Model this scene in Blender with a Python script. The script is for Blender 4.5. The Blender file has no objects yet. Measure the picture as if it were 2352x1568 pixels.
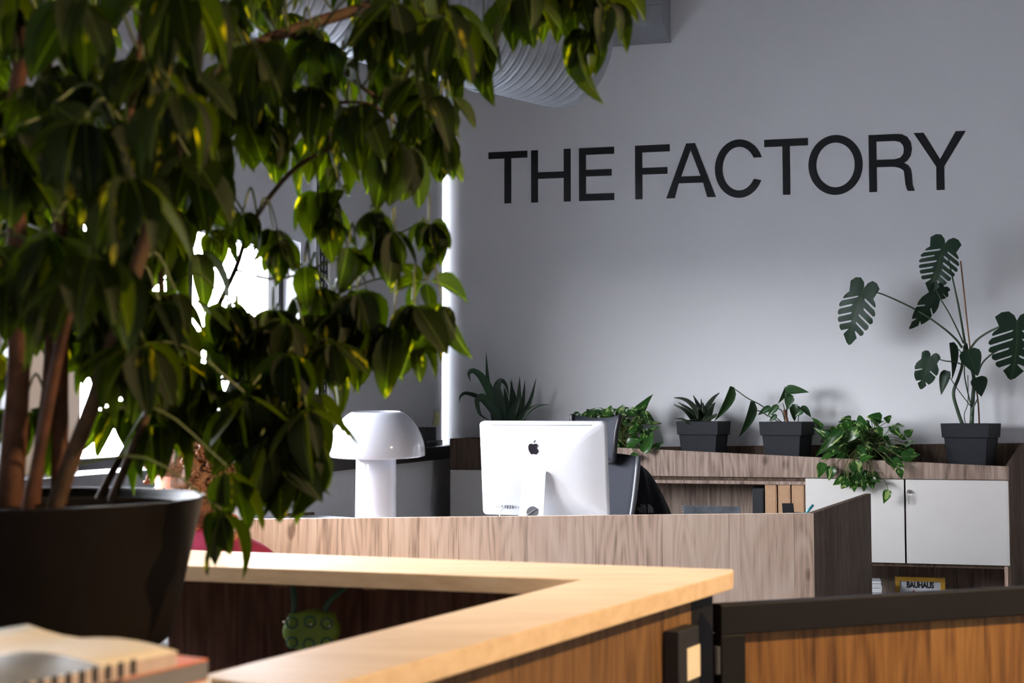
import bpy, bmesh, math, random
from mathutils import Vector, Matrix, Euler, noise
random.seed(7)
PI = math.pi
SC = bpy.context.scene
COL = SC.collection

# ---------------------------------------------------------------- camera
F, CX, CY, H = 3000.0, 1176.0, 784.0, 1.22          # focal length in pixels of the 2352 x 1568 frame, eye height
PITCH = math.atan(168.0 / F)
cam_d = bpy.data.cameras.new('camera')
cam = bpy.data.objects.new('camera', cam_d)
COL.objects.link(cam)
cam.location = (0, 0, H)
cam.rotation_euler = (PI / 2 + PITCH, 0, 0)
cam_d.sensor_width = 36.0
cam_d.lens = F / 2352.0 * 36.0
cam_d.clip_start = 0.05
cam_d.dof.use_dof = True
cam_d.dof.focus_distance = 6.8
cam_d.dof.aperture_fstop = 4.2
SC.camera = cam
SC.cycles.max_bounces = 7
SC.cycles.transmission_bounces = 4
vs = SC.view_settings
vs.view_transform = 'Standard'
vs.look = 'None'
vs.exposure = 0.0
vs.gamma = 1.0
vs.use_curve_mapping = False

def ray(px, py):
    u, v = (px - CX) / F, (CY - py) / F
    return Vector((u, math.cos(PITCH) - v * math.sin(PITCH), math.sin(PITCH) + v * math.cos(PITCH)))
O = Vector((0, 0, H))
def atY(px, py, Y):
    d = ray(px, py); return O + d * (Y / d.y)
def atZ(px, py, z):
    d = ray(px, py); return O + d * ((z - H) / d.z)

# ---------------------------------------------------------------- room frame
AL = math.radians(13.7)
U = Vector((math.cos(AL), -math.sin(AL), 0))         # along the back wall, to the right
W = Vector((-math.sin(AL), -math.cos(AL), 0))        # from the back wall into the room
_c = atY(1900, 952, 7.9); _c.z = 0                   # a point on the front of the long cabinet
CAB_B = 0.47
_w0 = _c - W * CAB_B                                 # a point on the back wall
# the corner: the point of the back wall line that stands 0.1 behind the blind edge at pixel 1013
def line_hit(px, p0, dirv):
    d = ray(px, 952); d.z = 0
    # p0 + s*dirv = t*d
    det = dirv.x * -d.y + d.x * dirv.y
    s = (-p0.x * -d.y + d.x * -p0.y) / det
    return p0 + dirv * s
BGAP = 0.03                                          # gap between the blind and the back wall
_e = line_hit(1013, _w0 + W * BGAP, U)
K = _e - W * BGAP - U * 0.10
def R(a, b, z=0.0):
    p = K + U * a + W * b; return Vector((p.x, p.y, z))
def wb(px, py, b):
    """pixel -> point on the vertical plane b metres in front of the back wall"""
    d = ray(px, py); n = W
    t = ((K + W * b - O).dot(n)) / d.dot(n)
    return O + d * t
def wa(px, py, a):
    """pixel -> point on the vertical plane a metres off the left wall"""
    d = ray(px, py); n = U
    t = ((K + U * a - O).dot(n)) / d.dot(n)
    return O + d * t
def ab(p):
    q = p - K; return q.dot(U), q.dot(W)

# ---------------------------------------------------------------- world and daylight
world = bpy.data.worlds.new('World'); SC.world = world
world.use_nodes = True
wt = world.node_tree; wt.nodes.clear()
tc = wt.nodes.new('ShaderNodeTexCoord'); sx = wt.nodes.new('ShaderNodeSeparateXYZ')
mr = wt.nodes.new('ShaderNodeMapRange'); mr.inputs[1].default_value = -0.05; mr.inputs[2].default_value = 0.9
cr = wt.nodes.new('ShaderNodeValToRGB')
cr.color_ramp.elements[0].color = (0.93, 0.95, 1.0, 1); cr.color_ramp.elements[1].color = (0.74, 0.83, 1.0, 1)
bg = wt.nodes.new('ShaderNodeBackground'); bg.inputs[1].default_value = 58.0
wo = wt.nodes.new('ShaderNodeOutputWorld')
wt.links.new(tc.outputs['Generated'], sx.inputs[0]); wt.links.new(sx.outputs[2], mr.inputs[0])
wt.links.new(mr.outputs[0], cr.inputs[0]); wt.links.new(cr.outputs[0], bg.inputs[0]); wt.links.new(bg.outputs[0], wo.inputs[0])

SPOT_E, SPOT_POS, SPOT_AIM = 720.0, Vector((2.9, 1.75, 3.0)), Vector((0.05, 2.75, 0.86))

# ---------------------------------------------------------------- materials
MATS = {}
def newmat(name):
    m = bpy.data.materials.new(name); m.use_nodes = True
    nt = m.node_tree; b = nt.nodes['Principled BSDF']
    MATS[name] = m
    return m, nt, b
def plain(name, col, rough=0.5, metal=0.0, spec=0.5, var=0.06, scale=12.0, bump=0.0, bscale=200.0, coat=0.0, trans=0.0, sss=0.0):
    """colour with a light procedural mottling and optional fine relief"""
    m, nt, b = newmat(name)
    t = nt.nodes.new('ShaderNodeTexCoord'); n = nt.nodes.new('ShaderNodeTexNoise')
    n.inputs['Scale'].default_value = scale; n.inputs['Detail'].default_value = 4
    nt.links.new(t.outputs['Object'], n.inputs['Vector'])
    r = nt.nodes.new('ShaderNodeValToRGB')
    c0 = [max(0, c * (1 - var)) for c in col]; c1 = [min(1, c * (1 + var)) for c in col]
    r.color_ramp.elements[0].position = 0.3; r.color_ramp.elements[1].position = 0.7
    r.color_ramp.elements[0].color = (*c0, 1); r.color_ramp.elements[1].color = (*c1, 1)
    nt.links.new(n.outputs['Fac'], r.inputs[0]); nt.links.new(r.outputs[0], b.inputs['Base Color'])
    b.inputs['Roughness'].default_value = rough; b.inputs['Metallic'].default_value = metal
    b.inputs['Specular IOR Level'].default_value = spec
    b.inputs['Coat Weight'].default_value = coat
    if sss:
        b.inputs['Subsurface Weight'].default_value = sss; b.inputs['Subsurface Radius'].default_value = (0.02, 0.015, 0.012)
    if bump:
        n2 = nt.nodes.new('ShaderNodeTexNoise'); n2.inputs['Scale'].default_value = bscale
        nt.links.new(t.outputs['Object'], n2.inputs['Vector'])
        bp = nt.nodes.new('ShaderNodeBump'); bp.inputs['Strength'].default_value = bump; bp.inputs['Distance'].default_value = 0.002
        nt.links.new(n2.outputs['Fac'], bp.inputs['Height']); nt.links.new(bp.outputs[0], b.inputs['Normal'])
    return m
def wood(name, dark, mid, light, rotz=0.0, plank=0.17, grain=1.0, rough=0.55, axis='Z', spec=0.35, tone=0.25, knots=1.0):
    """oak style laminate: planks of slightly different tone, long fibres, cathedral figure and knots. Grain runs along `axis` (Z upright)."""
    m, nt, b = newmat(name); N = nt.nodes.new; L = nt.links.new
    t = N('ShaderNodeTexCoord'); mp = N('ShaderNodeMapping'); mp.vector_type = 'POINT'
    L(t.outputs['Object'], mp.inputs['Vector'])
    mp.inputs['Rotation'].default_value = (0, PI / 2 if axis == 'X' else 0, rotz)
    s = N('ShaderNodeSeparateXYZ'); L(mp.outputs[0], s.inputs[0])
    # plank number
    dv = N('ShaderNodeMath'); dv.operation = 'DIVIDE'; dv.inputs[1].default_value = plank; L(s.outputs[0], dv.inputs[0])
    fl = N('ShaderNodeMath'); fl.operation = 'FLOOR'; L(dv.outputs[0], fl.inputs[0])
    wn = N('ShaderNodeTexWhiteNoise'); wn.noise_dimensions = '1D'; L(fl.outputs[0], wn.inputs['W'])
    fr = N('ShaderNodeMath'); fr.operation = 'FRACT'; L(dv.outputs[0], fr.inputs[0])
    # offset by plank so that figures do not run through
    off = N('ShaderNodeCombineXYZ'); mu = N('ShaderNodeMath'); mu.operation = 'MULTIPLY'; mu.inputs[1].default_value = 7.0
    L(wn.outputs['Value'], mu.inputs[0]); L(mu.outputs[0], off.inputs[2])
    ad = N('ShaderNodeVectorMath'); ad.operation = 'ADD'; L(mp.outputs[0], ad.inputs[0]); L(off.outputs[0], ad.inputs[1])
    def stretch(sxy, sz):
        v = N('ShaderNodeVectorMath'); v.operation = 'MULTIPLY'; v.inputs[1].default_value = (sxy, sxy, sz); L(ad.outputs[0], v.inputs[0]); return v
    v1 = stretch(70 * grain, 3.4 * grain); n1 = N('ShaderNodeTexNoise'); n1.inputs['Scale'].default_value = 1.0; n1.inputs['Detail'].default_value = 5; L(v1.outputs[0], n1.inputs['Vector'])
    v2 = stretch(6.5 * grain, 0.9 * grain); n2 = N('ShaderNodeTexNoise'); n2.inputs['Scale'].default_value = 1.0; n2.inputs['Detail'].default_value = 2; L(v2.outputs[0], n2.inputs['Vector'])
    # cathedral figure = contour lines of the slow noise
    m1 = N('ShaderNodeMath'); m1.operation = 'MULTIPLY'; m1.inputs[1].default_value = 75.0; L(n2.outputs['Fac'], m1.inputs[0])
    m2 = N('ShaderNodeMath'); m2.operation = 'SINE'; L(m1.outputs[0], m2.inputs[0])
    v3 = stretch(5.0 * grain, 3.0 * grain); n3 = N('ShaderNodeTexVoronoi'); n3.inputs['Scale'].default_value = 1.0; L(v3.outputs[0], n3.inputs['Vector'])
    kn = N('ShaderNodeMapRange'); kn.inputs[1].default_value = 0.04; kn.inputs[2].default_value = 0.14; kn.inputs[3].default_value = 0.55 * knots; kn.inputs[4].default_value = 0.0
    L(n3.outputs['Distance'], kn.inputs[0])
    # fine dark pores
    v4 = stretch(210 * grain, 7.0 * grain); n4 = N('ShaderNodeTexNoise'); n4.inputs['Scale'].default_value = 1.0; n4.inputs['Detail'].default_value = 3; L(v4.outputs[0], n4.inputs['Vector'])
    a0_ = N('ShaderNodeMath'); a0_.operation = 'MULTIPLY_ADD'; a0_.inputs[1].default_value = 0.55; a0_.inputs[2].default_value = -0.275; L(n4.outputs['Fac'], a0_.inputs[0])
    a00 = N('ShaderNodeMath'); a00.operation = 'ADD'; L(a0_.outputs[0], a00.inputs[0]); L(n1.outputs['Fac'], a00.inputs[1])
    # sum -> 0..1
    a1 = N('ShaderNodeMath'); a1.operation = 'MULTIPLY_ADD'; a1.inputs[1].default_value = 0.13; L(m2.outputs[0], a1.inputs[0]); L(a00.outputs[0], a1.inputs[2])
    a2 = N('ShaderNodeMath'); a2.operation = 'MULTIPLY_ADD'; a2.inputs[1].default_value = tone; L(wn.outputs['Value'], a2.inputs[0]); L(a1.outputs[0], a2.inputs[2])
    a3 = N('ShaderNodeMath'); a3.operation = 'SUBTRACT'; L(a2.outputs[0], a3.inputs[0]); L(kn.outputs[0], a3.inputs[1])
    # seam
    se = N('ShaderNodeMath'); se.operation = 'LESS_THAN'; se.inputs[1].default_value = 0.0022 / plank; L(fr.outputs[0], se.inputs[0])
    a4 = N('ShaderNodeMath'); a4.operation = 'MULTIPLY_ADD'; a4.inputs[1].default_value = -0.35; L(se.outputs[0], a4.inputs[0]); L(a3.outputs[0], a4.inputs[2])
    r = N('ShaderNodeValToRGB'); e = r.color_ramp.elements
    e[0].position = 0.12; e[0].color = (*dark, 1); e[1].position = 0.95; e[1].color = (*light, 1)
    x = e.new(0.5); x.color = (*mid, 1)
    L(a4.outputs[0], r.inputs[0]); L(r.outputs[0], b.inputs['Base Color'])
    bp = N('ShaderNodeBump'); bp.inputs['Strength'].default_value = 0.12; bp.inputs['Distance'].default_value = 0.0015
    L(a1.outputs[0], bp.inputs['Height']); L(bp.outputs[0], b.inputs['Normal'])
    b.inputs['Roughness'].default_value = rough; b.inputs['Specular IOR Level'].default_value = spec
    return m
def leafmat(name, g0, g1, var=None, varw=0.0, transl=0.4, rough=0.35, tcol=None, vein=0.15, spec=0.4, vscale=(1.5, 1.1, 1)):
    """two sided leaf: glossy skin over translucent flesh; variegation from noise on the leaf's own UV"""
    m, nt, b = newmat(name); N = nt.nodes.new; L = nt.links.new
    oi = N('ShaderNodeObjectInfo'); ge = N('ShaderNodeNewGeometry'); uv = N('ShaderNodeUVMap'); uv.uv_map = 'leaf'
    rn = N('ShaderNodeMath'); rn.operation = 'ADD'; L(oi.outputs['Random'], rn.inputs[0]); L(ge.outputs['Random Per Island'], rn.inputs[1])
    rf = N('ShaderNodeMath'); rf.operation = 'FRACT'; L(rn.outputs[0], rf.inputs[0])
    gm = N('ShaderNodeMix'); gm.data_type = 'RGBA'; gm.inputs[6].default_value = (*g0, 1); gm.inputs[7].default_value = (*g1, 1); L(rf.outputs[0], gm.inputs[0])
    col = gm.outputs[2]
    s = N('ShaderNodeSeparateXYZ'); L(uv.outputs[0], s.inputs[0])
    ab_ = N('ShaderNodeMath'); ab_.operation = 'ABSOLUTE'; L(s.outputs[0], ab_.inputs[0])
    if var:
        cb = N('ShaderNodeCombineXYZ'); m3 = N('ShaderNodeMath'); m3.operation = 'MULTIPLY'; m3.inputs[1].default_value = 37.0; L(rf.outputs[0], m3.inputs[0])
        L(s.outputs[0], cb.inputs[0]); L(s.outputs[1], cb.inputs[1]); L(m3.outputs[0], cb.inputs[2])
        vv = N('ShaderNodeVectorMath'); vv.operation = 'MULTIPLY'; vv.inputs[1].default_value = vscale; L(cb.outputs[0], vv.inputs[0])
        n = N('ShaderNodeTexNoise'); n.inputs['Scale'].default_value = 1.6; n.inputs['Detail'].default_value = 3; L(vv.outputs[0], n.inputs['Vector'])
        mp = N('ShaderNodeMapRange'); mp.inputs[1].default_value = 1 - varw; mp.inputs[2].default_value = 1 - varw + 0.05; L(n.outputs['Fac'], mp.inputs[0])
        vm = N('ShaderNodeMix'); vm.data_type = 'RGBA'; vm.inputs[7].default_value = (*var, 1); L(col, vm.inputs[6]); L(mp.outputs[0], vm.inputs[0])
        col = vm.outputs[2]
    ve = N('ShaderNodeMapRange'); ve.inputs[1].default_value = 0.0; ve.inputs[2].default_value = 0.06; ve.inputs[3].default_value = vein; ve.inputs[4].default_value = 0.0
    L(ab_.outputs[0], ve.inputs[0])
    v2 = N('ShaderNodeMix'); v2.data_type = 'RGBA'; v2.inputs[7].default_value = (0.35, 0.45, 0.16, 1); L(col, v2.inputs[6]); L(ve.outputs[0], v2.inputs[0])
    col = v2.outputs[2]
    L(col, b.inputs['Base Color']); b.inputs['Roughness'].default_value = rough; b.inputs['Specular IOR Level'].default_value = spec
    tr = N('ShaderNodeBsdfTranslucent'); tm = N('ShaderNodeMix'); tm.data_type = 'RGBA'; tm.blend_type = 'MULTIPLY'; tm.inputs[0].default_value = 1.0
    tm.inputs[7].default_value = (*(tcol or (1.6, 1.9, 0.5)), 1); L(col, tm.inputs[6]); L(tm.outputs[2], tr.inputs[0])
    mx = N('ShaderNodeMixShader'); mx.inputs[0].default_value = transl
    L(b.outputs[0], mx.inputs[1]); L(tr.outputs[0], mx.inputs[2]); L(mx.outputs[0], nt.nodes['Material Output'].inputs[0])
    return m
def glassmat(name, tint=(1, 1, 1)):
    m, nt, b = newmat(name); N = nt.nodes.new; L = nt.links.new
    tr = N('ShaderNodeBsdfTransparent'); tr.inputs[0].default_value = (*tint, 1)
    gl = N('ShaderNodeBsdfGlossy'); gl.inputs['Roughness'].default_value = 0.03
    lw = N('ShaderNodeLayerWeight'); lw.inputs[0].default_value = 0.5
    pw = N('ShaderNodeMath'); pw.operation = 'POWER'; pw.inputs[1].default_value = 5.0; L(lw.outputs['Facing'], pw.inputs[0])
    ma = N('ShaderNodeMath'); ma.operation = 'MULTIPLY_ADD'; ma.inputs[1].default_value = 0.9; ma.inputs[2].default_value = 0.04; L(pw.outputs[0], ma.inputs[0])
    mx = N('ShaderNodeMixShader'); L(ma.outputs[0], mx.inputs[0]); L(tr.outputs[0], mx.inputs[1]); L(gl.outputs[0], mx.inputs[2])
    L(mx.outputs[0], nt.nodes['Material Output'].inputs[0])
    return m

DESK_ROT = 0.06
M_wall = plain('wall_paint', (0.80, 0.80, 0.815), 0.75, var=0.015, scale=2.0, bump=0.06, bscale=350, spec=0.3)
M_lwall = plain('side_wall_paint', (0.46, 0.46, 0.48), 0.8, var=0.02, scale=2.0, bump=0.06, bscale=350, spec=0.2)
M_dado = plain('dado_paint', (0.86, 0.86, 0.87), 0.7, var=0.02)
M_board = plain('blind_cloth', (0.48, 0.48, 0.49), 0.9, var=0.03, scale=60, bump=0.1, bscale=900, spec=0.1)
M_rwall = plain('right_wall_paint', (0.78, 0.78, 0.78), 0.8, var=0.02)
M_ceil = plain('ceiling_paint', (0.42, 0.42, 0.43), 0.9)
M_floor = plain('floor_concrete', (0.34, 0.33, 0.32), 0.55, var=0.2, scale=3.0)
M_black = plain('black_metal', (0.007, 0.006, 0.006), 0.6, spec=0.25, var=0.1)
M_sill = plain('black_sill', (0.010, 0.010, 0.012), 0.35, spec=0.5)
M_letter = plain('black_vinyl', (0.004, 0.004, 0.005), 0.42, spec=0.4)
M_galv = plain('galvanised_steel', (0.30, 0.31, 0.33), 0.45, metal=0.7, var=0.12, scale=9)
M_beam = plain('grey_sheet', (0.26, 0.265, 0.28), 0.5, metal=0.3)
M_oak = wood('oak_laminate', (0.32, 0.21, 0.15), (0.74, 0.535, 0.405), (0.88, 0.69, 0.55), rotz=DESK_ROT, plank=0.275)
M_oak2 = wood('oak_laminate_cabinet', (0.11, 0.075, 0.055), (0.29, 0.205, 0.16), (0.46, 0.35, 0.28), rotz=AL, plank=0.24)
M_oak_shaded = wood('oak_laminate_shaded', (0.04, 0.026, 0.018), (0.10, 0.066, 0.046), (0.17, 0.118, 0.085), rotz=-1.1, plank=0.2, knots=0.5, spec=0.12, rough=0.7)  # same oak with shade put into its colour, for boards away from the windows
M_maple = wood('maple_laminate', (0.62, 0.43, 0.25), (0.72, 0.52, 0.32), (0.80, 0.60, 0.39), rotz=0.3, plank=3.0, axis='X', rough=0.5, spec=0.3, tone=0.05, knots=0.0, grain=0.6)
M_walnut = wood('dark_walnut', (0.030, 0.012, 0.008), (0.075, 0.033, 0.023), (0.12, 0.055, 0.04), rotz=0.3, plank=0.3, knots=0.2, spec=0.15)
M_teak = wood('warm_teak', (0.07, 0.028, 0.007), (0.185, 0.082, 0.019), (0.28, 0.135, 0.035), rotz=-0.35, plank=0.16, knots=0.5)
M_teak2 = wood('warm_teak_counter', (0.06, 0.028, 0.009), (0.16, 0.078, 0.025), (0.25, 0.13, 0.045), rotz=-1.1, plank=0.2, knots=0.4)
M_table = wood('black_brown_wood', (0.010, 0.006, 0.004), (0.022, 0.013, 0.009), (0.035, 0.02, 0.014), axis='X')
M_white = plain('white_laminate', (0.80, 0.765, 0.72), 0.45, var=0.01)
M_top = plain('white_worktop', (0.78, 0.78, 0.78), 0.35, var=0.01)
M_lamp = plain('white_gloss_plastic', (0.47, 0.47, 0.505), 0.10, spec=0.5, var=0.005, coat=0.3)
M_alu = plain('silver_aluminium', (0.64, 0.65, 0.67), 0.42, metal=0.15, var=0.008, scale=40)
M_logo = plain('logo_black', (0.012, 0.013, 0.018), 0.2)
M_port = plain('port_dark', (0.10, 0.10, 0.11), 0.5)
M_wcable = plain('white_cable', (0.85, 0.85, 0.85), 0.4)
M_gcable = plain('grey_cable', (0.16, 0.16, 0.17), 0.5)
M_pot = plain('anthracite_plastic', (0.014, 0.015, 0.019), 0.65, spec=0.2, var=0.12, scale=30, bump=0.1, bscale=500)
M_planter = plain('brown_planter', (0.007, 0.0045, 0.0033), 0.5, var=0.15, scale=4, spec=0.22)
M_soil = plain('soil', (0.012, 0.008, 0.005), 0.95, spec=0.0, var=0.5, scale=60, bump=0.8, bscale=90)
M_mesh = plain('chair_mesh', (0.020, 0.021, 0.026), 0.8, spec=0.12, var=0.25, scale=300, bump=0.3, bscale=900)
M_chairp = plain('chair_plastic', (0.008, 0.008, 0.009), 0.45, spec=0.25)
M_chairg = plain('chair_grey', (0.07, 0.071, 0.076), 0.4)
M_jacket = plain('black_nylon', (0.004, 0.004, 0.006), 0.6, var=0.3, scale=14, spec=0.12)
M_print = plain('grey_print', (0.16, 0.16, 0.16), 0.8)
M_kraft = plain('kraft_board', (0.50, 0.30, 0.17), 0.8, var=0.06, scale=30)
M_blackboard = plain('black_board', (0.016, 0.017, 0.019), 0.55)
M_teal = plain('teal_plastic', (0.01, 0.19, 0.22), 0.35)
M_acrylic = plain('blue_grey_plastic', (0.10, 0.125, 0.15), 0.12, var=0.5, scale=14)
M_chrome = plain('chrome', (0.62, 0.62, 0.64), 0.18, metal=1.0)
M_yellow = plain('yellow_frame', (0.56, 0.31, 0.03), 0.5)
M_paper = plain('white_paper', (0.80, 0.80, 0.80), 0.8, var=0.02)
M_posterp = plain('poster_paper', (0.60, 0.62, 0.66), 0.6, var=0.02)
M_red = plain('red_print', (0.42, 0.03, 0.04), 0.7)
M_note = plain('sticky_note', (0.55, 0.52, 0.24), 0.8)
M_cream = plain('cream_page', (0.80, 0.68, 0.50), 0.55, var=0.03)
M_photo = plain('page_photo', (0.20, 0.17, 0.12), 0.35, var=0.45, scale=9)
M_pages = plain('page_edges', (0.60, 0.44, 0.35), 0.8, var=0.12, scale=60)
M_orange = plain('orange_cover', (0.80, 0.20, 0.05), 0.45, var=0.08)
M_grey = plain('grey_spine', (0.20, 0.185, 0.18), 0.6)
M_green = plain('green_rubber', (0.13, 0.21, 0.02), 0.55, var=0.12)
M_dgreen = plain('dark_green_hose', (0.012, 0.075, 0.05), 0.4)
M_steelball = plain('stud_metal', (0.6, 0.6, 0.55), 0.25, metal=0.9)
M_skin = plain('skin', (0.60, 0.25, 0.15), 0.55, var=0.06, sss=0.3)
M_hair = plain('brown_hair', (0.17, 0.07, 0.028), 0.6, var=0.6, scale=90, bump=0.9, bscale=160)
M_shirt = plain('magenta_cloth', (0.30, 0.022, 0.075), 0.85, var=0.12, scale=30)
M_band = plain('red_band', (0.50, 0.03, 0.06), 0.7)
M_eye = plain('eye_dark', (0.02, 0.015, 0.012), 0.2)
M_trouser = plain('dark_denim', (0.03, 0.04, 0.07), 0.85)
M_cane = plain('reddish_cane', (0.085, 0.034, 0.016), 0.65, spec=0.2, var=0.35, scale=25, bump=0.5, bscale=60)
M_bark = plain('brown_branch', (0.065, 0.036, 0.018), 0.75, spec=0.2, var=0.4, scale=30, bump=0.5, bscale=80)
M_petiole = plain('petiole_green', (0.10, 0.12, 0.03), 0.5, var=0.3)
M_gstem = plain('green_stem', (0.035, 0.06, 0.03), 0.5, var=0.3)
M_bamboo = plain('bamboo_stake', (0.25, 0.12, 0.06), 0.6, var=0.2)
M_concrete = plain('outdoor_paving', (0.42, 0.42, 0.42), 0.9, var=0.1, scale=0.7)
M_render = plain('white_render', (0.85, 0.83, 0.80), 0.9, var=0.03, scale=0.5)
M_coral = plain('coral_paint', (0.70, 0.16, 0.14), 0.8)
M_glass = glassmat('window_glass')
M_umb = leafmat('umbrella_leaf', (0.0055, 0.010, 0.0012), (0.015, 0.021, 0.002), var=(0.20, 0.165, 0.008), varw=0.345, transl=0.45, tcol=(6.0, 6.6, 0.35), rough=0.6, spec=0.2, vscale=(.7, .9, 1))
M_mon = leafmat('monstera_leaf', (0.006, 0.022, 0.011), (0.010, 0.030, 0.015), transl=0.12, vein=0.06, rough=0.5, spec=0.3)
M_pothos = leafmat('pothos_leaf', (0.010, 0.050, 0.008), (0.030, 0.105, 0.015), var=(0.30, 0.38, 0.14), varw=0.43, transl=0.25, rough=0.28)
M_strap = leafmat('strap_leaf', (0.010, 0.030, 0.016), (0.020, 0.050, 0.022), transl=0.15, vein=0.05)
M_aloe = leafmat('aloe_leaf', (0.018, 0.028, 0.016), (0.030, 0.040, 0.022), transl=0.05, vein=0.0)
M_phil = leafmat('philodendron_leaf', (0.016, 0.046, 0.018), (0.030, 0.075, 0.026), var=(0.20, 0.15, 0.03), varw=0.29, transl=0.15, rough=0.3)

# ---------------------------------------------------------------- mesh helpers
WPOS = {}
class MB:
    """collects geometry in world coordinates"""
    def __init__(s): s.v, s.f, s.uv = [], [], {}
    def add(s, vs_, fs_):
        o = len(s.v); s.v += [Vector(p) for p in vs_]; s.f += [tuple(i + o for i in f) for f in fs_]; return o
    def box(s, c, ex, ey, ez):
        """centre and three half-extent vectors"""
        c, ex, ey, ez = Vector(c), Vector(ex), Vector(ey), Vector(ez)
        vs_ = [c + ex * i + ey * j + ez * k for k in (-1, 1) for j in (-1, 1) for i in (-1, 1)]
        s.add(vs_, [(0, 2, 3, 1), (4, 5, 7, 6), (0, 1, 5, 4), (2, 6, 7, 3), (0, 4, 6, 2), (1, 3, 7, 5)]); return s
    def rbox(s, a0, a1, b0, b1, z0, z1):
        """box in room coordinates"""
        return s.box(R((a0 + a1) / 2, (b0 + b1) / 2, (z0 + z1) / 2), U * ((a1 - a0) / 2), W * ((b1 - b0) / 2), Vector((0, 0, (z1 - z0) / 2)))
    def hexa(s, bottom, top):
        n = len(bottom)
        s.add(list(bottom) + list(top), [tuple(reversed(range(n))), tuple(range(n, 2 * n))] + [(i, (i + 1) % n, n + (i + 1) % n, n + i) for i in range(n)]); return s
    def prism(s, poly, off):
        """planar polygon (3d points) swept by a vector"""
        off = Vector(off); return s.hexa([Vector(p) for p in poly], [Vector(p) + off for p in poly])
    def slab(s, p0, p1, z0, z1, th, side=1):
        """upright board from p0 to p1 (plan points), thickness to one side"""
        p0, p1 = Vector((p0.x, p0.y, 0)), Vector((p1.x, p1.y, 0))
        d = (p1 - p0).normalized(); n = Vector((-d.y, d.x, 0)) * th * side
        q = [p0, p1, p1 + n, p0 + n]
        return s.hexa([Vector((p.x, p.y, z0)) for p in q], [Vector((p.x, p.y, z1)) for p in q])
    def tube(s, path, rad, n=8, cap=True):
        path = [Vector(p) for p in path]
        if not hasattr(rad, '__len__'): rad = [rad] * len(path)
        rings = []; prev = None
        for i, p in enumerate(path):
            t = (path[min(i + 1, len(path) - 1)] - path[max(i - 1, 0)])
            t = t.normalized() if t.length > 1e-9 else Vector((0, 0, 1))
            if prev is None:
                a = Vector((0, 0, 1)) if abs(t.z) < 0.9 else Vector((1, 0, 0)); e1 = t.cross(a).normalized()
            else:
                e1 = (prev - t * prev.dot(t)).normalized()
            prev = e1; e2 = t.cross(e1)
            rings.append([p + (e1 * math.cos(2 * PI * k / n) + e2 * math.sin(2 * PI * k / n)) * rad[i] for k in range(n)])
        o = len(s.v)
        for r in rings: s.v += r
        for i in range(len(rings) - 1):
            for k in range(n):
                a, b = o + i * n + k, o + i * n + (k + 1) % n
                s.f.append((a, b, b + n, a + n))
        if cap:
            s.f.append(tuple(o + k for k in reversed(range(n)))); s.f.append(tuple(o + (len(rings) - 1) * n + k for k in range(n)))
        return s
    def lathe(s, c, prof, n=48, closed=False):
        c = Vector(c); o = len(s.v)
        for r, z in prof:
            for k in range(n):
                s.v.append(c + Vector((r * math.cos(2 * PI * k / n), r * math.sin(2 * PI * k / n), z)))
        m = len(prof)
        for i in range(m - 1 + (1 if closed else 0)):
            for k in range(n):
                a, b = o + i * n + k, o + i * n + (k + 1) % n
                j = (i + 1) % m
                s.f.append((a, b, o + j * n + (k + 1) % n, o + j * n + k))
        if not closed:
            s.f.append(tuple(o + k for k in reversed(range(n)))); s.f.append(tuple(o + (m - 1) * n + k for k in range(n)))
        return s
    def loft(s, rings, cap=True):
        o = len(s.v); n = len(rings[0])
        for r in rings: s.v += [Vector(p) for p in r]
        for i in range(len(rings) - 1):
            for k in range(n):
                a, b = o + i * n + k, o + i * n + (k + 1) % n
                s.f.append((a, b, b + n, a + n))
        if cap:
            s.f.append(tuple(o + k for k in reversed(range(n)))); s.f.append(tuple(o + (len(rings) - 1) * n + k for k in range(n)))
        return s
    def grid(s, rows):
        o = len(s.v); n = len(rows[0])
        for r in rows: s.v += [Vector(p) for p in r]
        for i in range(len(rows) - 1):
            for k in range(n - 1):
                a = o + i * n + k; s.f.append((a, a + 1, a + n + 1, a + n))
        return s
    def ball(s, c, rx, ry=None, rz=None, n=12, m=8):
        ry = ry or rx; rz = rz or rx; c = Vector(c)
        rings = []
        for i in range(1, m):
            th = PI * i / m
            rings.append([c + Vector((rx * math.sin(th) * math.cos(2 * PI * k / n), ry * math.sin(th) * math.sin(2 * PI * k / n), -rz * math.cos(th))) for k in range(n)])
        o = len(s.v); s.loft(rings, cap=False)
        b = len(s.v); s.v += [c + Vector((0, 0, -rz)), c + Vector((0, 0, rz))]
        for k in range(n):
            s.f.append((b, o + (k + 1) % n, o + k)); e = o + (m - 2) * n
            s.f.append((b + 1, e + k, e + (k + 1) % n))
        return s
    def build(s, name, mat, parent=None, smooth=False, bevel=0.0, seg=2, base=None, label=None, solid=0.0, sub=0):
        if parent is not None: w = WPOS[parent.name]
        elif base is not None: w = Vector(base)
        else:
            xs = [p.x for p in s.v]; ys = [p.y for p in s.v]; w = Vector(((min(xs) + max(xs)) / 2, (min(ys) + max(ys)) / 2, min(p.z for p in s.v)))
        me = bpy.data.meshes.new(name)
        me.from_pydata([p - w for p in s.v], [], s.f); me.update()
        bm = bmesh.new(); bm.from_mesh(me); bmesh.ops.recalc_face_normals(bm, faces=bm.faces); bm.to_mesh(me); bm.free()
        if smooth: me.polygons.foreach_set('use_smooth', [True] * len(me.polygons))
        me.materials.append(mat)
        ob = bpy.data.objects.new(name, me); COL.objects.link(ob)
        if parent is not None: ob.parent = parent
        else: ob.location = w
        WPOS[ob.name] = w
        if solid:
            md = ob.modifiers.new('solid', 'SOLIDIFY'); md.thickness = solid; md.offset = 0
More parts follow.
